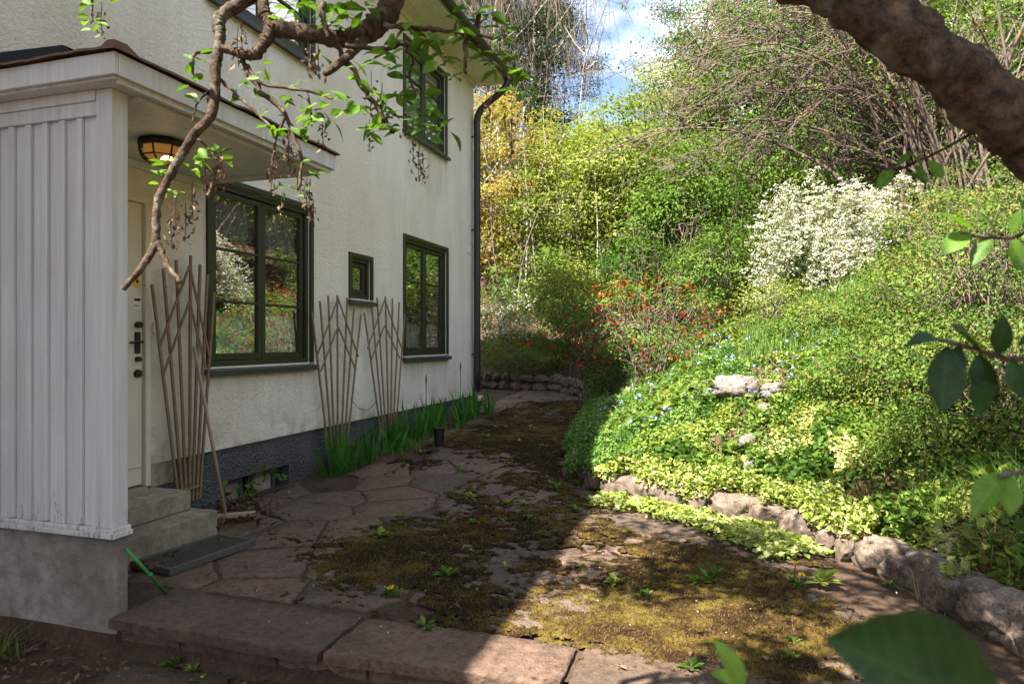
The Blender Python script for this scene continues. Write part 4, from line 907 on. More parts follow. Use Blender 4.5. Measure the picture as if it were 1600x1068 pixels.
tree(1660, 200, 12.5, 2.0, 2.4, 'l_dark', 'dark green tree above the tall small leaved shrub', lumps=150, per=80, stems=1, trunk=.10)
tree(1230, 120, 22.0, 2.8, 3.2, 'l_dark', 'tall dark tree high on the wooded slope', lumps=200, per=80, size=.11, trunk=.14, spread=.36)
tree(1420, 30, 22.0, 3.0, 3.6, 'l_dark', 'tallest dark tree above the green tree on the slope', lumps=200, per=80, size=.11, trunk=.14, spread=.36)
tree(1060, 250, 24.0, 1.7, 1.7, 'l_mid', 'distant green tree under the cloud', lumps=130, per=75, size=.11, trunk=.1, spread=.32)
tree(860, 240, 27.0, 1.3, 2.0, 'l_dark', 'distant dark tree below the sky gap', lumps=100, per=70, size=.11, trunk=.1, spread=.32)
tree(1130, 150, 27.0, 2.6, 3.2, 'l_dark', 'dark tree filling the slope behind the arching twigs', lumps=190, per=80, size=.12, trunk=.14, spread=.40)
tree(1310, 60, 27.0, 3.0, 3.6, 'l_dark', 'high dark tree between two pines', lumps=190, per=80, size=.12, trunk=.14, spread=.42)
tree(1560, 20, 18.0, 2.6, 2.6, 'l_mid', 'leafy tree crown high above the thick limb', lumps=180, per=80, size=.11, trunk=.12, spread=.34)
tree(1100, 60, 25.0, 1.6, 2.0, 'l_mid', 'thin green tree top beside the cloud', lumps=70, per=60, size=.10, trunk=.08, spread=.34)
tree(925, 270, 21.0, 1.1, 2.2, 'l_yg', 'slender lime tree between the maple and the sky gap', lumps=90, per=60, size=.095, trunk=.05, spread=.32, trunk_mat='birch', stems=2)
tree(1000, 235, 22.0, 1.2, 1.7, 'l_mid', 'slender green tree under the patch of sky', lumps=80, per=60, size=.095, trunk=.05, spread=.32, trunk_mat='birch', stems=2)
tree(1035, 170, 23.0, 1.3, 1.9, 'l_yg', 'slim lime tree between the sky gap and the arching twigs', lumps=80, per=60, size=.10, trunk=.06, spread=.34, trunk_mat='birch')
tree(800, 110, 25.0, 1.5, 2.4, 'l_needle', 'olive needled tree between the drooping birches and the maple', lumps=120, per=60, size=.11, trunk=.09, spread=.36)
# pines
def pine(px, d, h, label, r0=.16):
    b = on_ground(px, d); rng = np.random.default_rng(int(px + d)); t = empty('pine_tree', b, label, 'tree', 'pines on the slope')
    m = MB(); top = b + Vector((rng.normal() * .3, rng.normal() * .3, h)); ln = spline([b + Vector((0, 0, -.3)), b.lerp(top, .5) + Vector((.15, 0, 0)), top], 8); m.tube(ln, lerp_list([r0, r0 * .75, r0 * .2], len(ln)), 9); K = []
    for k in range(60):
        f = rng.uniform(.42, 1); p = b.lerp(top, f); L = (1.15 - f) * h * .30 * rng.uniform(.6, 1.1) + .3; a = rng.uniform(0, 6.28); q = p + Vector((math.cos(a) * L, math.sin(a) * L, rng.uniform(-.1, .25) * L)); mm = p.lerp(q, .5) + Vector((0, 0, -.08 * L))
        m.tube([p, mm, q], [r0 * .2, r0 * .12, .01], 4, False); K += [tuple(q), tuple(mm.lerp(q, .5))]
    m.build('trunk', M['pinebark'], t, smooth=True); K = np.array(K); P = (K[:, None, :] + rng.normal(size=(len(K), 190, 3)) * np.array([.36, .36, .17])).reshape(-1, 3)
    leaf_obj('crown', P, .16, M['l_needle'], t, up=.3, rng=rng, ratio=.16)
pine(1262, 25, 13, 'tall red barked pine behind the white spirea', .24); pine(778, 31, 15.5, 'tall dark pine above the maple'); pine(850, 36, 13, 'far dark pine beside the sky gap'); pine(1130, 34, 15, 'distant pine behind the arching twigs and green trees')
for px, d, h, lab in [(1350, 30, 15, 'pine between the two dark trees'), (1500, 29, 15, 'pine high behind the foreground limb'), (1640, 27, 15, 'pine rising behind the dark green tree on the bank'), (700, 34, 15, 'pine hidden behind the eaves')]: pine(px, d, h, lab)
# bare weeping birch
def bare_tree(px, d, h, label, n=60, r0=.10):
    b = on_ground(px, d); rng = np.random.default_rng(int(px)); t = empty('bare_birch', b, label, 'tree', 'bare birches beyond the house'); m = MB(); tw = MB(); top = b + Vector((.3, 0, h))
    ln = spline([b, b.lerp(top, .5) + Vector((-.2, 0, 0)), top], 8); m.tube(ln, lerp_list([r0, r0 * .6, .015], len(ln)), 7)
    for k in range(n):
        p = b.lerp(top, rng.uniform(.3, .98)); a = rng.uniform(0, 6.28); L = rng.uniform(.7, 2.3); q = p + Vector((math.cos(a) * L, math.sin(a) * L, L * rng.uniform(.6, 1.3))); w = spline([p, p.lerp(q, .5) + Vector((0, 0, -.1)), q], 4); m.tube(w, lerp_list([.03, .008], len(w)), 4, False)
        for _ in range(14):
            s = w[rng.integers(2, len(w))]; H = rng.uniform(.6, 2.0); o_ = Vector((rng.normal() * .22, rng.normal() * .22, 0)); tw.tube([s, s + o_ + Vector((0, 0, .12)), s + o_ * 1.6 + Vector((0, 0, -H * .5)), s + o_ * 2 + Vector((rng.normal() * .1, 0, -H))], [.008, .007, .006, .004], 3, False)
    m.build('trunk', M['birch'], t, smooth=True); tw.build('twigs', M['twig'], t)['kind'] = 'stuff'
bare_tree(770, 24, 11, 'bare pale birch with drooping twigs beside the eaves'); bare_tree(835, 27, 12, 'bare pale birch with drooping twigs against the cloud'); bare_tree(905, 23, 7.2, 'short bare birch below the patch of blue sky', 14, .03)
# thin pale saplings among the shrubs
for px, d, h, lab in [(820, 17, 4.5, 'pale thin stem in the maple thicket'), (850, 18, 5, 'leaning pale stem in the maple thicket'), (930, 16, 3.6, 'thin pale stem behind the dark green shrub'), (1000, 15.5, 3.2, 'thin pale stem above the red quince')]:
    b = on_ground(px, d); m = MB().tube(spline([b, b + Vector((.06, 0, h * .5)), b + Vector((-.03, 0, h))], 6), lerp_list([.003 + .007 * h, .004], 13), 6); tag(m.build('bare_sapling', M['birch'], smooth=True), lab, 'sapling', 'thin bare stems')
def thicket(px, d, h, n, mat, label, lean=.25):
    b = on_ground(px, d); rng = np.random.default_rng(int(px * 7)); m = MB()
    for k in range(n):
        a = rng.uniform(0, 6.28); f = Vector((math.cos(a), math.sin(a), 0)); H = h * rng.uniform(.6, 1.0); p0 = b + f * rng.uniform(0, .35); p2 = p0 + f * H * lean * rng.uniform(.3, 1.2) + Vector((0, 0, H)); p1 = p0.lerp(p2, .5) + Vector(rng.normal(size=3) * .09)
        w = spline([p0 + Vector((0, 0, -.1)), p1, p2], 7); r0 = .010 + .008 * H * rng.uniform(.5, 1.1); m.tube(w, lerp_list([r0, r0 * .6, .004], len(w)), 5, False)
        for _ in range(9):
            i0 = rng.integers(4, len(w)); q0 = w[i0]; dv = Vector((rng.normal(), rng.normal(), rng.uniform(.1, 1.0))).normalized(); l = rng.uniform(.3, .9) * H * .33; q1 = q0 + dv * l; m.tube([q0, q0.lerp(q1, .5) + Vector((0, 0, -.05 * l)), q1], [r0 * .35, r0 * .25, .003], 4, False)
            for _ in range(2): e_ = q0.lerp(q1, rng.uniform(.4, .9)); m.tube([e_, e_ + (dv + Vector(rng.normal(size=3) * .7)).normalized() * l * .5], [.005, .0025], 3, False)
    t = empty('bare_shrub', b, label, 'shrub', 'bare stemmed shrubs in the thicket'); m.build('stems', M[mat], t, smooth=True)
thicket(790, 16.6, 3.0, 4, 'twig', 'dark bare stems beside the downpipe under the maple'); thicket(850, 17.2, 3.4, 4, 'birch', 'pale bare stems rising in front of the maple'); thicket(935, 15.6, 2.6, 5, 'twig', 'grey bare stems above the shaded quince'); thicket(1040, 13.2, 2.4, 8, 'twig', 'tangled bare stems behind the red quince'); thicket(1110, 12.6, 2.2, 7, 'twig', 'brown bare stems between the quince and white spirea'); thicket(885, 18.5, 4.2, 3, 'birch', 'tall pale stems between the maple and the lime tree')
# arching bare shrub with lichen
arch = empty('arching_shrub', on_ground(1480, 10.2), 'huge arching shrub of bare lichen spotted twigs on the bank', 'shrub')
rng = np.random.default_rng(5); b0 = on_ground(1480, 10.4); st = MB(); tw = MB(); tips = []
for k in range(105):
    a = b0 + Vector((rng.normal() * .35, rng.normal() * .35, 0)); side = rng.uniform(-.3, 1.0)
    dirx = -rng.uniform(.5, 1.0) if side > 0 else rng.uniform(.1, .9)
    L = rng.uniform(2.6, 6.4); up = rng.uniform(1.7, 4.9); dy = rng.normal() * .9 + .1
    p1 = a + Vector((dirx * L * .18, dy * .25, up * .62)); p2 = a + Vector((dirx * L * .55, dy * .7, up)); p3 = a + Vector((dirx * L, dy, up * rng.uniform(.62, .98)))
    w = spline([a, p1, p2, p3], 6); r0 = rng.uniform(.018, .048); st.tube(w, lerp_list([r0, r0 * .6, r0 * .3, .004], len(w)), 5, False)
    for j in range(11):
        i0 = rng.integers(5, len(w) - 1); s = w[i0]; dd = (w[min(i0 + 1, len(w) - 1)] - w[i0 - 1]).normalized(); l = rng.uniform(.35, 1.3); dv = (dd * .8 + Vector(rng.normal(size=3) * .5)).normalized()
        q = s + dv * l; mid = s.lerp(q, .5) + Vector((0, 0, .06 * l)) + Vector(rng.normal(size=3) * .03); tw.tube([s, mid, q], [.009, .007, .004], 3, False); tips.append(q)
        for _ in range(3):
            e0 = s.lerp(q, rng.uniform(.3, .9)); q2 = e0 + (dv + Vector(rng.normal(size=3) * .6)).normalized() * rng.uniform(.12, .5); tw.tube([e0, q2], [.006, .003], 3, False); tips.append(q2)
st.build('stems', M['lichen_twig'], arch, smooth=True); tw.build('twigs', M['lichen_twig'], arch)['kind'] = 'stuff'
tp = np.array([tuple(t) for t in tips]); pick = tp[rng.random(len(tp)) < .16]; P = (pick[:, None, :] + rng.normal(size=(len(pick), 13, 3)) * np.array([.07, .07, .10])).reshape(-1, 3)
leaf_obj('young_leaves', P, .06, M['l_mid'], arch, up=.4, rng=rng)

# ------------------------------------------------------------------ ground cover on the bank
def scatter(n, x0, x1, y0, y1, dens, rng=RNG, lift=(0.01, 0.10)):
    X = rng.uniform(x0, x1, n); Y = rng.uniform(y0, y1, n); k = rng.random(n) < dens(X, Y, bank_s(X, Y)); X = X[k]; Y = Y[k]
    Z = ground_z(X, Y) + rng.uniform(*lift, len(X)); return np.stack([X, Y, Z], 1)
def limef(X, Y): return .5 + 1.5 * (fbm(X * 1.5 + 7, Y * 1.5, 91, 4) - .5) + 0.35 * sstep(7.0, 6.0, Y) - 0.22 * sstep(-0.1, -0.8, X) * sstep(6.1, 6.5, Y) - .16
dl = lambda X, Y, s: (s > .0) * (s < 3.0) * sstep(.30, .52, limef(X, Y)) * (X < 2.4) * sstep(.34, .42, fbm(X * 3.1, Y * 3.1, 115, 3))
P = scatter(300000, -1.6, 2.4, 3.0, 9.0, dl, lift=(-.01, .06)); P[:, 2] += RNG.random(len(P)) * .20 * np.clip(fbm(P[:, 0] * 3.5, P[:, 1] * 3.5, 101, 3) - .3, 0, 1); patch = lambda P, sd: np.clip((fbm(P[:, 0] * 2.6, P[:, 1] * 2.6, sd, 3) - .5) * 2.2 + .35 + RNG.random(len(P)) * .4, 0, 1)
tag(leaf_obj('lime_groundcover', P, .035, M['l_lam'], rnd=patch(P, 201), ratio=.8, up=.9), 'lime and cream leaved groundcover spreading above the retaining wall', 'groundcover')
dpv = lambda X, Y, s: (s > -.06) * (s < 3.6) * np.clip(sstep(.52, .36, limef(X, Y)) + .12, 0, 1) * (X < 1.6) * (.12 + .88 * sstep(.30, .42, fbm(X * 2.6, Y * 2.6, 117, 3)))
P = scatter(330000, -2.2, 1.6, 5.0, 12.5, dpv, lift=(0.0, .07)); P[:, 2] += RNG.random(len(P)) * .30 * np.clip(fbm(P[:, 0] * 3, P[:, 1] * 3, 103, 3) - .3, 0, 1); tag(leaf_obj('periwinkle', P, .034, M['l_peri'], rnd=patch(P, 202), ratio=.5, up=.6), 'periwinkle leaves carpeting the nose of the bank', 'groundcover')
P = scatter(46000, -1.2, 2.2, 3.6, 8.0, lambda X, Y, s: (s > .1) * (s < 2.6) * sstep(.54, .60, fbm(X * 2.2, Y * 2.2, 301, 3)), lift=(.06, .15)); tag(leaf_obj('violet_leaves', P, .055, M['l_mid'], rnd=patch(P, 203), ratio=.85, up=.7), 'patches of broader mid green leaves among the lime groundcover', 'groundcover')
P = scatter(900, -2.1, 1.4, 5.6, 11.5, lambda X, Y, s: (s > .05) * (s < 2.6) * sstep(.36, .5, fbm(X * 1.5, Y * 1.5, 33)) * (limef(X, Y) < .5), lift=(.11, .17))
P = (P[:, None, :] + RNG.normal(size=(len(P), 4, 3)) * .008).reshape(-1, 3); tag(leaf_obj('periwinkle_flowers', P, .026, M['p_blue'], ratio=.9, up=.8), 'small blue violet flowers over the periwinkle', 'flowers')
P = scatter(190000, -9, 9, 3, 24, lambda X, Y, s: (s > .1) * sstep(.35, .6, fbm(X * .9, Y * .9, 15)) * .9, lift=(0.0, .16)); tag(leaf_obj('undergrowth', P, .06, M['l_mid'], ratio=.55, up=.6), 'low green undergrowth on the wooded slope', 'groundcover')
P = scatter(60000, -9, 9, 3, 24, lambda X, Y, s: (s > .15) * 1.0, lift=(0.0, .03)); tag(leaf_obj('slope_litter', P, .07, M['l_dry'], ratio=.5, up=.9), 'brown fallen leaves lying across the wooded slope', 'leaf litter')
P = scatter(26000, .2, 3.6, 7.2, 11.5, lambda X, Y, s: (s > .5) * sstep(.0, .6, fbm(X * 1.1, Y * 1.1, 44) + .15), lift=(-.02, 0)); tag(blade_obj('meadow_grass', P, .26, .008, M['l_grass']), 'long blue green grass on the upper bank', 'grass')
P = scatter(5000, -1.6, 2.0, 3.0, 12, lambda X, Y, s: (s > .05) * (s < 1.8) * .5, lift=(-.02, 0)); tag(blade_obj('bank_grass', P, .17, .006, M['l_grass']), 'thin grass blades among the groundcover', 'grass')
def weed_mesh(seed, mat, nl=9, L=.07, ratio=.45):
    r_ = np.random.default_rng(seed); V = []; F = []
    for k in range(nl):
        a = r_.uniform(0, 6.28); e = r_.uniform(.15, 1.0); l = L * r_.uniform(.5, 1.1); d = np.array([math.cos(a) * math.cos(e), math.sin(a) * math.cos(e), math.sin(e)]); s = np.array([-math.sin(a), math.cos(a), 0]) * l * ratio * .5
        o = len(V); V += [d * l * .15, d * l * .6 + s, d * l * .6 - s, d * l + [0, 0, -.15 * l]]; F += [(o, o + 1, o + 2), (o + 1, o + 3, o + 2)]
    return np_mesh('weed', np.array(V), np.array(F), mat, np.repeat(r_.random(nl), 2))
# separate leafy plants standing out of the carpet
bm_ = [weed_mesh(40 + i, M[('l_mid', 'l_yg', 'l_peri', 'l_lam')[i % 4]], 34, .15 + .02 * (i % 3), .30 + .1 * (i % 2)) for i in range(8)]
k = 0
while k < 46:
    X = rg.uniform(-1.3, 2.2); Y = rg.uniform(4.0, 10); s_ = float(bank_s(X, Y))
    if not .15 < s_ < 3: continue
    o = link('bank_plant', bm_[k % 8]); o.location = (X, Y, float(ground_z(X, Y)) + .03); o.rotation_euler.z = rg.uniform(0, 6); z_ = rg.uniform(.7, 1.4); o.scale = (z_, z_, z_ * rg.uniform(.9, 1.5))
    tag(o, ('leafy green plant standing above the bank carpet', 'yellow green plant standing above the bank carpet', 'dark green plant standing above the bank carpet', 'lime leaved plant standing above the bank carpet')[k % 4], 'plant', 'leafy plants on the bank'); k += 1
P = scatter(900, -1.6, 2.2, 3.2, 10, lambda X, Y, s: (s > .1) * (s < 3) * .8, lift=(-.02, 0)); tag(blade_obj('dead_stems', P, .30, .005, M['l_straw'], lean=.5), 'dry straw coloured stems among the bank plants', 'dead stems')
# plants hanging over the top of the wall and the path edge
def overhang(n, y0, y1, mat, size, name, label, zlo, zhi, slo, shi, thr, ratio):
    X = RNG.uniform(-2.4, 1.7, n); Y = RNG.uniform(y0, y1, n); s_ = bank_s(X, Y); cov = fbm(X * 3.2, Y * 3.2, 141, 3); k = (s_ > slo + .12 * (1 - cov)) & (s_ < shi) & (cov > thr); X = X[k]; Y = Y[k]; s_ = s_[k]
    t = np.clip((s_ - slo) / (shi - slo), 0, 1); Z = terr_z(Y) + zlo + (zhi - zlo) * np.sqrt(t) + RNG.uniform(-.05, .05, len(X))
    tag(leaf_obj(name, np.stack([X, Y, Z], 1), size, M[mat], ratio=ratio, up=.7), label, 'groundcover')
overhang(90000, 3.0, 6.0, 'l_lam', .034, 'trailing_groundcover', 'lime leaves trailing over the top of the retaining wall', .10, .32, -.14, .2, .47, .8)
overhang(260000, 5.9, 12.2, 'l_peri', .034, 'trailing_periwinkle', 'periwinkle trailing down over the path edge', .0, .36, -.24, .2, .30, .5)
# straw and grass tufts over the wall
for (px, py, dd, n, mat, h, lab) in [(1560, 880, 3.55, 420, 'l_straw', .26, 'dry straw tuft hanging over the end of the retaining wall'), (1330, 800, 4.75, 260, 'l_straw', .16, 'flattened straw tuft on top of the retaining wall'),
                                     (1590, 800, 3.7, 300, 'l_grass', .32, 'upright grass tuft behind the dry straw'), (1450, 810, 4.2, 220, 'l_grass', .22, 'green grass tuft above the retaining wall'), (960, 620, 9.3, 320, 'l_grass', .3, 'shaded grass tuft at the path edge')]:
    p = on_terrain(px, py); q = np.stack([p.x + RNG.normal(size=n) * .10, p.y + RNG.normal(size=n) * .10, np.zeros(n)], 1); q[:, 2] = ground_z(q[:, 0], q[:, 1]) - .02
    o = blade_obj('grass_tuft', q, h, .006, M[mat], lean=.8, kind=None, down=.25 if mat == 'l_straw' else 0); tag(o, lab, 'grass tuft', 'grass tufts along the wall')
# lime plants spilling onto the terrace
def spill(n, x0, x1, y0, y1, f, size, mat, name, label, lift=(.015, .07)):
    X = RNG.uniform(x0, x1, n); Y = RNG.uniform(y0, y1, n); k = RNG.random(n) < f(X, Y); X = X[k]; Y = Y[k]
    P = np.stack([X, Y, terr_z(Y) + RNG.uniform(*lift, len(X))], 1); tag(leaf_obj(name, P, size, M[mat], ratio=.8, up=1.0), label, 'groundcover')
a0 = np.array(tuple(at_z(985, 790, .05))[:2]); a1 = np.array(tuple(at_z(1240, 860, .05))[:2])
def strip(X, Y):
    d = a1 - a0; t = np.clip(((X - a0[0]) * d[0] + (Y - a0[1]) * d[1]) / (d @ d), 0, 1); dist = np.hypot(X - a0[0] - t * d[0], Y - a0[1] - t * d[1]); return sstep(.34, .08, dist + (fbm(X * 4, Y * 4, 66) - .5) * .5)
spill(30000, -1.4, .8, 4.0, 6.2, strip, .04, 'l_lam', 'creeping_groundcover', 'lime creeping plants spilling over the flagstones below the wall')
# litter on the terrace
n = 2600; X = RNG.uniform(-3.8, 1.2, n); Y = RNG.uniform(2.8, 12, n); k = (bank_s(X, Y) < -.05) & (RNG.random(n) < .12 + .8 * sstep(-3.3, -3.75, X) + .5 * sstep(-.4, -.1, bank_s(X, Y)))
P = np.stack([X, Y, terr_z(Y) + .028], 1)[k]; tag(leaf_obj('terrace_litter', P, .04, M['l_dry'], up=1.4), 'brown leaf scraps strewn over the terrace and house bed', 'leaf litter')
P = np.array([tuple(at_z(365 + RNG.normal() * 32, 798 + RNG.normal() * 10, .085)) for _ in range(240)]); P[:, 2] += RNG.uniform(0, .03, 240); tag(leaf_obj('swept_leaves', P, .06, M['l_dry'], up=.8), 'heap of swept brown leaves around the broom head', 'leaf litter')
P = np.array([(-3.25 + RNG.normal() * .07, 3.35 + RNG.normal() * .18, .088) for _ in range(14)]); tag(leaf_obj('mat_leaves', P, .055, M['l_dry'], up=1.0), 'a few dead leaves lying on the scraper mat', 'leaf litter')
n = 420; X = RNG.uniform(-2.6, 1.2, n); Y = RNG.uniform(2.7, 8, n); k = (bank_s(X, Y) < -.02) & (RNG.random(n) < .55); P = np.stack([X, Y, terr_z(Y) + .034], 1)[k]; tag(leaf_obj('fallen_petals', P, .011, M['p_white'], up=2), 'tiny white petals scattered on the terrace', 'petals')
n = 900; X = RNG.uniform(-3.9, -1.8, n); Y = RNG.uniform(2.0, 2.62, n); P = np.stack([X, Y, -.135 + RNG.uniform(0, .01, n)], 1); tag(leaf_obj('soil_debris', P, .028, M['l_dry'], up=1.2), 'dry brown debris on the soil below the porch base', 'leaf litter')
P = np.array([(-3.42 + RNG.normal() * .06, 2.42 + RNG.normal() * .05, -.16) for _ in range(90)]); tag(blade_obj('grass_tuft', P, .14, .006, M['l_grass'], lean=.9, kind=None), 'grass tuft in the soil before the porch base', 'grass tuft')
# weeds in the joints
wm = [weed_mesh(i, M['l_mid'] if i % 3 else M['l_yg'], 12 + 3 * i, .050 + .012 * (i % 4), .38) for i in range(8)]
spots = [(905, 885, 'beside the diagonal shadow edge'), (615, 925, 'next to the small dandelion'), (1110, 905, 'broad weed clump on the sunny terrace'), (1285, 910, 'near the yellow dandelions'), (1240, 1000, 'low sunny weed'), (1235, 1025, 'low sunny weed'), (960, 910, ''), (740, 820, ''), (815, 790, ''), (720, 745, ''), (870, 770, ''), (940, 780, ''), (790, 740, ''), (850, 715, ''), (660, 720, ''), (700, 900, ''), (790, 885, ''), (665, 975, ''), (900, 800, ''), (830, 690, ''), (1330, 870, ''), (1390, 915, ''), (1480, 945, ''), (1560, 985, ''), (1150, 900, ''), (1090, 910, ''), (1010, 930, ''), (760, 700, ''), (880, 740, ''), (925, 795, ''), (300, 1040, ''), (275, 1030, ''), (310, 1058, ''), (1080, 1040, '')]
for _ in range(34):
    X = rg.uniform(-2.6, -.9); Y = rg.uniform(4.2, 11); d_ = -X * SN + Y * CS; spots.append((800 + FP * (X * CS + Y * SN) / d_, 534 + FP * (HC - float(terr_z(Y))) / d_, ''))
for i, (px, py, lab) in enumerate(spots):
    z = .06 if py < 1020 or px > 600 else -.11; p = at_z(px, py, z); p.z = (float(terr_z(p.y)) + .012) if z > 0 else -.14; big = px in (1110, 1285, 1090)
    o = link('weed', wm[i % 8]); o.location = p; o.rotation_euler.z = i * 1.7; s = (1.6 if big else rg.uniform(.7, 1.3)); o.scale = (s, s, s)
    low = z < 0
    tag(o, 'small green weed sprouting under the step edge' if low else ('broad leafy weed clump on the sunny flagstones' if big else ('small weed sprouting in sunlit moss on the terrace' if p.x > -1.0 and p.y < 5 else 'small weed on bare soil along the retaining wall' if p.x > .3 else 'small weed in shaded flags beyond the trellises' if p.y > 6 else 'small weed in shaded mossy flags facing the large window')), 'weed', 'weeds under the step' if low else ('broad weeds' if big else 'weeds between the flagstones'))
def dandelion(px, py, h, label):
    p = at_z(px, py, .07); p.z = float(terr_z(p.y)) + .01; t = empty('dandelion', p, label, 'flower', 'dandelions on the terrace')
    MB().tube([p, p + Vector((.01, 0, h))], .003, 5).build('stalk', M['l_grass'], t); n = 46; a = RNG.uniform(0, 6.28, n); r_ = RNG.uniform(0, .016, n); P = np.stack([p.x + .01 + r_ * np.cos(a), p.y + r_ * np.sin(a), p.z + h + .004 + RNG.uniform(0, .008, n)], 1); leaf_obj('flower_head', P, .016, M['p_yellow'], t, up=1.2, kind=None)
    o = link('leaf_rosette', wm[5]); o.location = p; attach(o, t)
dandelion(1240, 905, .10, 'taller dandelion in flower beside the soil edge'); dandelion(1250, 912, .06, 'shorter dandelion in flower beside the soil edge'); dandelion(607, 922, .03, 'tiny dandelion flowering in the shaded flags'); dandelion(1445, 798, .03, 'dandelion flowering above the retaining wall')
# weed and vine by the cellar hatch
vp = empty('creeping_vine', (-3.86, 5.0, .1), 'green leafed vine creeping over the cellar hatches', 'vine')
P = np.array([tuple(at_x(px + RNG.normal() * 7, py + RNG.normal() * 4, -3.84)) for px, py in [(352, 762), (375, 762), (392, 760), (398, 768), (405, 735), (412, 737), (420, 740), (432, 742), (440, 748), (385, 770)] for _ in range(4)])
leaf_obj('foliage', P, .05, M['l_apple'], vp, ratio=.9, up=.5); MB().tube(spline([(-3.80, 4.7, .08), (-3.84, 4.85, .2), (-3.85, 5.1, .3), (-3.86, 5.3, .27)], 5), .003, 4).build('stem', M['twig'], vp)

# irises along the wall
def iris_blade(seed):
    r_ = random.Random(seed); h = r_.uniform(.28, .46); w = r_.uniform(.034, .050); b = r_.uniform(-.08, .20); V = []; F = []; n = 7
    for k in range(n + 1):
        t = k / n; x = b * t * t; hw = w * .5 * (1 - t ** 2.4) + .0008; V += [(x, -hw, h * t), (x + .004, 0, h * t), (x, hw, h * t)]
    for k in range(n): F += [(3*k, 3*k+1, 3*k+4, 3*k+3), (3*k+1, 3*k+2, 3*k+5, 3*k+4)]
    return np_mesh('leaf', np.array(V), np.array(F), M['l_iris'], np.full(len(F), r_.random()), True)
ib = [iris_blade(i) for i in range(9)]
def iris(x, y, lab, n=10):
    t = empty('iris_plant', (x, y, float(terr_z(y))), lab, 'plant', 'irises along the house wall')
    for k in range(n):
        o = link('leaf', rg.choice(ib)); a = rg.uniform(0, 6.28); s = rg.uniform(.8, 1.2); o.parent = t
        o.matrix_basis = Matrix.Translation((rg.gauss(0, .03), rg.gauss(0, .05), -.01)) @ Matrix.Rotation(a, 4, 'Z') @ Matrix.Rotation(rg.uniform(-.1, .7), 4, 'Y') @ Matrix.Scale(s, 4)
for y in (5.88, 6.0, 6.12, 6.25, 6.36, 6.48, 6.6): iris(-3.70 + rg.uniform(-.08, .1), y, 'iris clump at the foot of the trellis under the tiny window')
for y in (7.05, 7.18, 7.3, 7.42, 7.54, 7.66, 7.78, 7.9, 8.04, 8.2, 8.36, 8.5, 8.66, 8.8): iris(-3.66 + rg.uniform(-.1, .14), y, 'iris clump in the long row before the small black pot')
for y in (9.15, 9.28, 9.4, 9.52, 9.64, 9.76, 9.9, 10.05): iris(-3.62 + rg.uniform(-.1, .12), y, 'iris clump next to the drain under the downpipe')
for y, x, h in [(9.3, -3.7, .75), (8.1, -3.7, .62)]: tag(MB().tube([(x, y, .2), (x, y, .2 + h), (x, y, .3 + h), (x, y, .36 + h)], [.005, .005, .012, .003], 6).build('iris_bud_stalk', M['l_iris']), 'tall iris stalk with closed bud above the leaves', 'plant', 'iris stalks')
P = np.array([(-3.5 + RNG.normal() * .09, 7.3 + RNG.normal() * .28, 0) for _ in range(200)]); P[:, 2] = terr_z(P[:, 1]); tag(blade_obj('grass_tuft', P, .16, .007, M['l_grass'], lean=1.0, kind='stuff'), 'low grass tuft under the middle iris row', 'grass tuft')

# ------------------------------------------------------------------ the old apple tree over the camera
apple = empty('apple_tree', (1.2, 1.15, -.15), 'gnarled fruit tree with thick limb and hanging leafy branches', 'tree')
def gnarl(w, rr, n, name, parent, seed):
    from mathutils import noise as mn
    b = MB().tube(w, rr, n); m = len(w)
    for i in range(m):
        for k in range(n):
            v = Vector(b.v[i * n + k]); d_ = v - w[i]; q = v / max(.012, rr[i]); o_ = Vector((seed * 7.1, 0, 0))
            f = 1 + .20 * mn.fractal(q * .55 + o_, .8, 2.0, 3) + .17 * mn.fractal(Vector((q.x * 1.6, q.y * 1.6, q.z * 1.1)) + o_, .7, 2.1, 4); kn = mn.noise(q * .28 + o_ * 2)
            if kn > .35: f += (kn - .35) * .9
            b.v[i * n + k] = tuple(w[i] + d_ * f)
    return b.build(name, M['bark'], parent, smooth=True)
def limb(pts, rad, name='branch', parent=apple, n=9, seed=0, wob=.12):
    w = spline(pts, 6); r_ = random.Random(seed + len(pts)); rr = lerp_list(rad, len(w)); rr = [x * (1 + wob * (r_.random() - .5) * 2 + (wob * 1.6 if r_.random() < .12 else 0)) for x in rr]
    if rad[0] > .0115: w = spline(pts, 22); n = max(n, 26 if rad[0] > .04 else 16); rr = lerp_list(rad, len(w)); return gnarl(w, rr, n, name, parent, seed)
    if rad[0] < .02: w = [p + Vector((r_.gauss(0, 1), r_.gauss(0, 1), r_.gauss(0, 1))) * rr[i] * .35 for i, p in enumerate(w)]
    return MB().tube(w, rr, n).build(name, M['bark'], parent, smooth=True)
def px_limb(lst, d0, d1, rad, **kw):
    m = len(lst) - 1; return limb([at_d(x, y, d0 + (d1 - d0) * i / m) for i, (x, y) in enumerate(lst)], rad, **kw)
big = [Vector((1.22, 1.15, -.2)), Vector((1.12, 1.2, .6)), Vector((.88, 1.30, 1.30)), at_d(1660, 250, 1.16), at_d(1560, 172, 1.15), at_d(1460, 92, 1.15), at_d(1350, 12, 1.17), at_d(1240, -60, 1.22), Vector((-.25, 1.42, 2.45)), Vector((-.62, 1.55, 2.62)), Vector((-.80, 1.62, 2.52)), at_d(628, -30, 1.85)]
limb(big, [.13, .105, .08, .054, .050, .048, .047, .046, .048, .042, .036, .031], 'trunk', n=16, wob=.06)
px_limb([(630, -40), (605, 20), (570, 52), (525, 60), (470, 50), (425, 43)], 1.85, 1.78, [0.0288, 0.0296, 0.0272, 0.0224, 0.0224, 0.0208], seed=3, n=12)
px_limb([(425, 43), (412, 70), (394, 86), (367, 81), (343, 74)], 1.78, 1.74, [0.0192, 0.0144, 0.0136, 0.0120, 0.0104], seed=4)
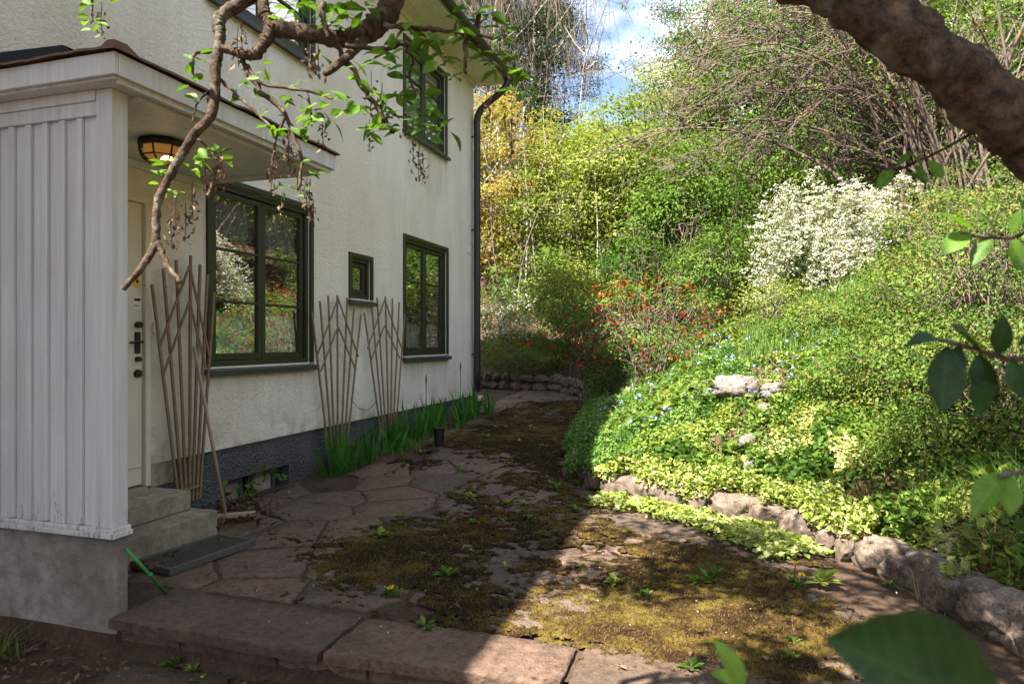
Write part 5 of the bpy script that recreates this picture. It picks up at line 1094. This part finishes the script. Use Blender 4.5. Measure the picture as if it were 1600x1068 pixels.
px_limb([(425, 43), (414, 20), (405, -30)], 1.78, 1.80, [0.0160, 0.0144, 0.0136], seed=5)
px_limb([(402, -12), (372, 8), (343, 28), (344, 61), (337, 103), (332, 173), (300, 215), (267, 272), (246, 318), (243, 375), (229, 407), (192, 452)], 1.80, 1.66, [0.0160, 0.0160, 0.0160, 0.0136, 0.0128, 0.0120, 0.0112, 0.0104, 0.0104, 0.0096, 0.0088, 0.0064], seed=6)
px_limb([(246, 378), (262, 412), (281, 442)], 1.68, 1.64, [0.0072, 0.0064, 0.0048], seed=7)
px_limb([(573, 55), (548, 84), (508, 116)], 1.83, 1.70, [0.0160, 0.0112, 0.0080], seed=8)
TW = [([(375, 94), (409, 142), (446, 180), (461, 217), (472, 255), (465, 296)], .007), ([(525, 70), (558, 120), (585, 161), (600, 184), (615, 208)], .008), ([(540, 70), (600, 76), (637, 69), (645, 97)], .006), ([(600, 40), (648, 45), (697, 47), (783, 62)], .007),
      ([(746, -30), (746, 37), (727, 67), (727, 116)], .009), ([(731, 56), (764, 90), (800, 126)], .006), ([(385, 100), (410, 130), (480, 142), (520, 155)], .005), ([(480, 142), (485, 170), (487, 190)], .003), ([(345, 82), (303, 84), (304, 126)], .006), ([(337, 120), (372, 150), (400, 175), (425, 200)], .005),
      ([(600, 184), (592, 205)], .003), ([(615, 180), (640, 185)], .003), ([(505, 5), (506, 30), (512, 60)], .009), ([(140, -40), (144, 20), (142, 36)], .004), ([(300, 215), (320, 225), (338, 250)], .004), ([(645, 97), (640, 120), (650, 150)], .004), ([(330, 140), (310, 160), (300, 190)], .003), ([(446, 180), (430, 220), (425, 260)], .004)]
for k, (l, r_) in enumerate(TW): px_limb(l, 1.76, 1.72, [r_, r_ * .8, r_ * .5], name='twig', seed=20 + k, n=6)
# leaves
def leaf_shape(seed, L=1.0, W=.55):
    r_ = random.Random(seed); n = 14; V = []; F = []; curl = r_.uniform(-.32, .05); fold = r_.uniform(.15, .5); tw_ = r_.uniform(-.2, .2)
    for k in range(n + 1):
        t = k / n; hw = W * .5 * (math.sin(math.pi * t ** 1.0) ** .9 if 0 < t < 1 else 0) * (1 + .05 * math.sin(t * 40 + seed)) + .004; z = curl * t * t; 
        for s in (-1, -.5, 0, .5, 1): V.append((t * L, hw * s, z + fold * hw * abs(s) + tw_ * hw * s * t + .012 * math.sin(9 * t + 2 * s) * abs(s)))
    for k in range(n):
        for j in range(4): a = 5 * k + j; F.append((a, a + 1, a + 6, a + 5))
    return np_mesh('leaf', np.array(V), np.array(F), M['l_veined'], np.full(len(F), r_.random()), True)
def with_mat(me, m):
    c = me.copy(); c.materials.clear(); c.materials.append(m); return c
LS = [leaf_shape(i, 1.0, .46 + .02 * (i % 4)) for i in range(10)]
LD = [with_mat(m, M['l_veined_shaded']) for m in LS]
def put_leaf(p, ax, nrm, size, parent, mesh=None):
    ax = Vector(ax).normalized(); nrm = Vector(nrm); nrm = (nrm - ax * nrm.dot(ax)); nrm = nrm.normalized() if nrm.length > 1e-4 else ax.orthogonal().normalized(); sd = nrm.cross(ax)
    o = bpy.data.objects.new('leaf', mesh or rg.choice(LS)); COL.objects.link(o)
    o.matrix_basis = Matrix(((ax.x, sd.x, nrm.x, p[0]), (ax.y, sd.y, nrm.y, p[1]), (ax.z, sd.z, nrm.z, p[2]), (0, 0, 0, 1))) @ Matrix.Scale(size, 4); attach(o, parent); return o
def cluster(px, py, d, n, size, parent=apple, jit=.5):
    p = at_d(px, py, d)
    for k in range(n):
        a = 6.28 * k / n + rg.uniform(-.4, .4); ax = Vector((math.cos(a), math.sin(a) * .8, rg.uniform(-.9, .5))); put_leaf(p + Vector((rg.gauss(0, .008), rg.gauss(0, .008), rg.gauss(0, .008))), ax, Vector((rg.gauss(0, .5), rg.gauss(0, .5) - .3, 1)), size * rg.uniform(.6, 1.2), parent)
CL = [(640, 78, 6), (605, 112, 5), (665, 62, 6), (690, 92, 6), (655, 150, 5), (675, 172, 6), (665, 200, 5), (690, 205, 5), (622, 150, 5), (705, 125, 4), (722, 62, 5), (748, 40, 4), (765, 28, 5), (775, 95, 5), (790, 58, 5), (815, 118, 6), (826, 140, 5), (520, 188, 4), (482, 182, 5), (478, 200, 3), (556, 168, 5), (570, 176, 4), (512, 160, 3), (440, 292, 4), (600, 90, 5), (560, 130, 3), (455, 12, 6), (480, 8, 5), (540, 20, 6), (500, 18, 6), (575, 12, 5), (520, 32, 4), (445, 30, 3),
      (425, 205, 3), (448, 160, 3), (415, 110, 3), (395, 130, 3), (310, 155, 4), (318, 240, 5), (335, 232, 5), (342, 245, 4), (300, 262, 4), (262, 255, 3), (252, 272, 4), (246, 285, 3), (275, 300, 4), (490, 265, 3), (143, 28, 5), (160, 2, 4), (640, 40, 4), (715, 30, 3), (560, 5, 5), (630, 105, 4), (590, 145, 3), (700, 70, 4)]
for l_, r_ in TW[:14]:
    for t_ in np.linspace(.25, 1, 4):
        k_ = t_ * (len(l_) - 1); a_ = l_[int(k_)]; b_ = l_[min(int(k_) + 1, len(l_) - 1)]; CL.append((a_[0] + (b_[0] - a_[0]) * (k_ % 1) + rg.gauss(0, 9), a_[1] + (b_[1] - a_[1]) * (k_ % 1) + rg.gauss(0, 9), 2))
for x, y, n in CL: cluster(x, y, 1.74 + rg.uniform(-.05, .05), n, .050 if x > 500 else .036)
def dried(seed):
    r_ = np.random.default_rng(seed); n = 16; P = np.stack([r_.normal(size=n) * .008, r_.normal(size=n) * .008, -np.linspace(0, .075, n)], 1); V, F = leaf_cloud(P, .015, .45, .0, r_, .5, 1.2)
    b = MB().tube([(0, 0, .03), (.003, 0, -.02), (0, .002, -.07)], .0012, 3, False); v = np.array(b.v); f = np.array([(q[0], q[1], q[2]) for q in b.f] + [(q[0], q[2], q[3]) for q in b.f])
    return np_mesh('dried_cluster', np.concatenate([V, v]), np.concatenate([F, f + len(V)]), M['l_dry'], np.concatenate([np.repeat(r_.random(n), 2), np.zeros(len(f))]))
DM = [dried(i) for i in range(5)]
for x, y in [(646, 222), (655, 240), (660, 250), (790, 180), (800, 190), (798, 205), (485, 300), (480, 285), (430, 240), (425, 262), (470, 270), (345, 245), (300, 300), (505, 195), (497, 80), (482, 75), (597, 150), (600, 160), (635, 178), (760, 155), (765, 165), (577, 200), (378, 45), (372, 60), (275, 320), (322, 262), (335, 262), (268, 345), (159, 20), (450, 210), (452, 225), (580, 130), (290, 335), (440, 320)]:
    o = link('dried_cluster', rg.choice(DM)); o.location = at_d(x, y, 1.74); o.rotation_euler.z = rg.uniform(0, 6); s = rg.uniform(.7, 1.15); o.scale = (s, s, s); attach(o, apple)
# leafy shoots at the right
def shoot(path, d0, d1, leaves, size, r=.003, dark=False):
    m = len(path) - 1; px_limb(path, d0, d1, [r, r * .6], name='shoot', seed=len(path), n=6)
    for px, py, dx, dy, s in leaves:
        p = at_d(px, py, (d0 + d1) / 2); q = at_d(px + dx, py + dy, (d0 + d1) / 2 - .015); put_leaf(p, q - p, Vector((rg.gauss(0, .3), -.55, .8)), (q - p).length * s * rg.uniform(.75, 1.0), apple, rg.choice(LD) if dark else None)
shoot([(1660, 330), (1580, 370), (1500, 365)], .95, .95, [(1520, 358, -50, -25, 1), (1515, 362, -40, 28, 1), (1555, 365, -20, -48, 1), (1550, 370, -40, 45, 1), (1580, 365, 20, -45, 1), (1585, 372, 10, 60, 1), (1600, 360, -5, -60, 1), (1610, 380, -20, 45, 1)], 1)
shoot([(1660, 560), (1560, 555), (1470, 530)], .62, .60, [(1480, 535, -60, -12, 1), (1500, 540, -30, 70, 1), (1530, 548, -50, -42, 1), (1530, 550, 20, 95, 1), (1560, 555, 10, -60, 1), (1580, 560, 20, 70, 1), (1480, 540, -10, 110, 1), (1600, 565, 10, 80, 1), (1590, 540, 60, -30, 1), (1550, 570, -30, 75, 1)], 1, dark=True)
shoot([(1345, 250), (1395, 265), (1450, 245), (1540, 200), (1600, 190)], 1.3, 1.2, [(1395, 265, -30, 35, 1), (1400, 262, 30, -35, 1), (1440, 262, -20, -30, 1), (1430, 258, 20, 38, 1), (1410, 272, 42, 10, 1), (1450, 250, 25, 30, 1)], 1)
shoot([(1660, 700), (1600, 735), (1560, 742)], .56, .55, [(1570, 738, -65, 75, 1), (1575, 740, 5, 85, 1), (1595, 735, 40, 50, 1)], 1)
# crown overhead: branches and foliage above the frame, gaps set to shape dappled shade
rng = np.random.default_rng(8); K = []
for _ in range(30000):
    if len(K) >= 330: break
    gx_, gy_, z_ = rng.uniform(-1.1, 2.8), rng.uniform(1.2, 5.6), rng.uniform(3.0, 5.2)
    p = np.array([gx_ - .4 * z_, gy_ - .577 * z_, z_]); dd = -p[0] * SN + p[1] * CS; bx_, by_ = gx_ - .8, gy_ - 1.15
    if p[2] > HC + .53 * max(dd, 0) + .35 and not (bx_ < -.8 and by_ < 2.0) and fbm(gx_ * 1.7 + 5, gy_ * 2.3, 17, 3) + .08 * (gx_ > .9) > .55: K.append(p)
for tx_, ty_, td_ in [(1430, 1020, .25), (1530, 600, .6), (1480, 620, .6), (1590, 560, .6), (1450, 100, 1.15), (1340, 30, 1.17)]:  # unseen clumps added up the sun ray to shade chosen leaves and limb
    for L_ in (2.5, 2.8, 3.1, 3.4, 3.7): K.append(np.array(at_d(tx_, ty_, td_) - SUN * L_))
K = np.array(K); cb = MB(); root = Vector((-.25, 1.42, 2.45)); hub = Vector((-.4, 2.0, 3.6)); cb.tube(spline([Vector((.12, 1.29, 2.05)), Vector((.0, 1.5, 2.8)), hub], 5), lerp_list([.05, .04, .03], 11), 7)
for p in K[:45]:
    q = Vector(p); cb.tube(spline([hub, hub.lerp(q, .5) + Vector(rng.normal(size=3) * .15) + Vector((0, 0, .3)), q], 4), lerp_list([.02, .006], 9), 5, False)
cb.build('upper_limbs', M['bark'], apple, smooth=True)
P = (K[:, None, :] + rng.normal(size=(len(K), 80, 3)) * .12).reshape(-1, 3); dd = -P[:, 0] * SN + P[:, 1] * CS; P = P[P[:, 2] > HC + .515 * np.maximum(dd, 0) + .05]
leaf_obj('crown', P, .06, M['l_apple'], apple, rng=rng)
# sapling by the photographer's feet
sap = empty('sapling', (.16, .42, -.15), 'young sapling with broad leaves beside the lower path', 'sapling')
top = at_d(1500, 1110, .27); MB().tube(spline([Vector((.24, .50, -.15)), Vector((.22, .42, .6)), top + Vector((0, 0, -.02))], 6), lerp_list([.006, .003], 13), 6).build('stem', M['twig'], sap, smooth=True)
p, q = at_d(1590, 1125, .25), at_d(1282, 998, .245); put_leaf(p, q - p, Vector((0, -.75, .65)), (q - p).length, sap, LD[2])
p, q = at_d(1165, 1085, .40), at_d(1133, 1000, .40); put_leaf(p, q - p, Vector((.8, -.5, .2)), (q - p).length, sap, LS[4])
p, q = at_d(1165, 1075, .42), at_d(1112, 1048, .42); put_leaf(p, q - p, Vector((.1, -.5, .8)), (q - p).length, sap, LS[5])
p = at_d(1165, 1085, .40); MB().tube([Vector((.22, .44, .5)), p + Vector((.0, 0, -.15)), p], [.003, .002, .002], 5).build('shoot', M['twig'], sap)
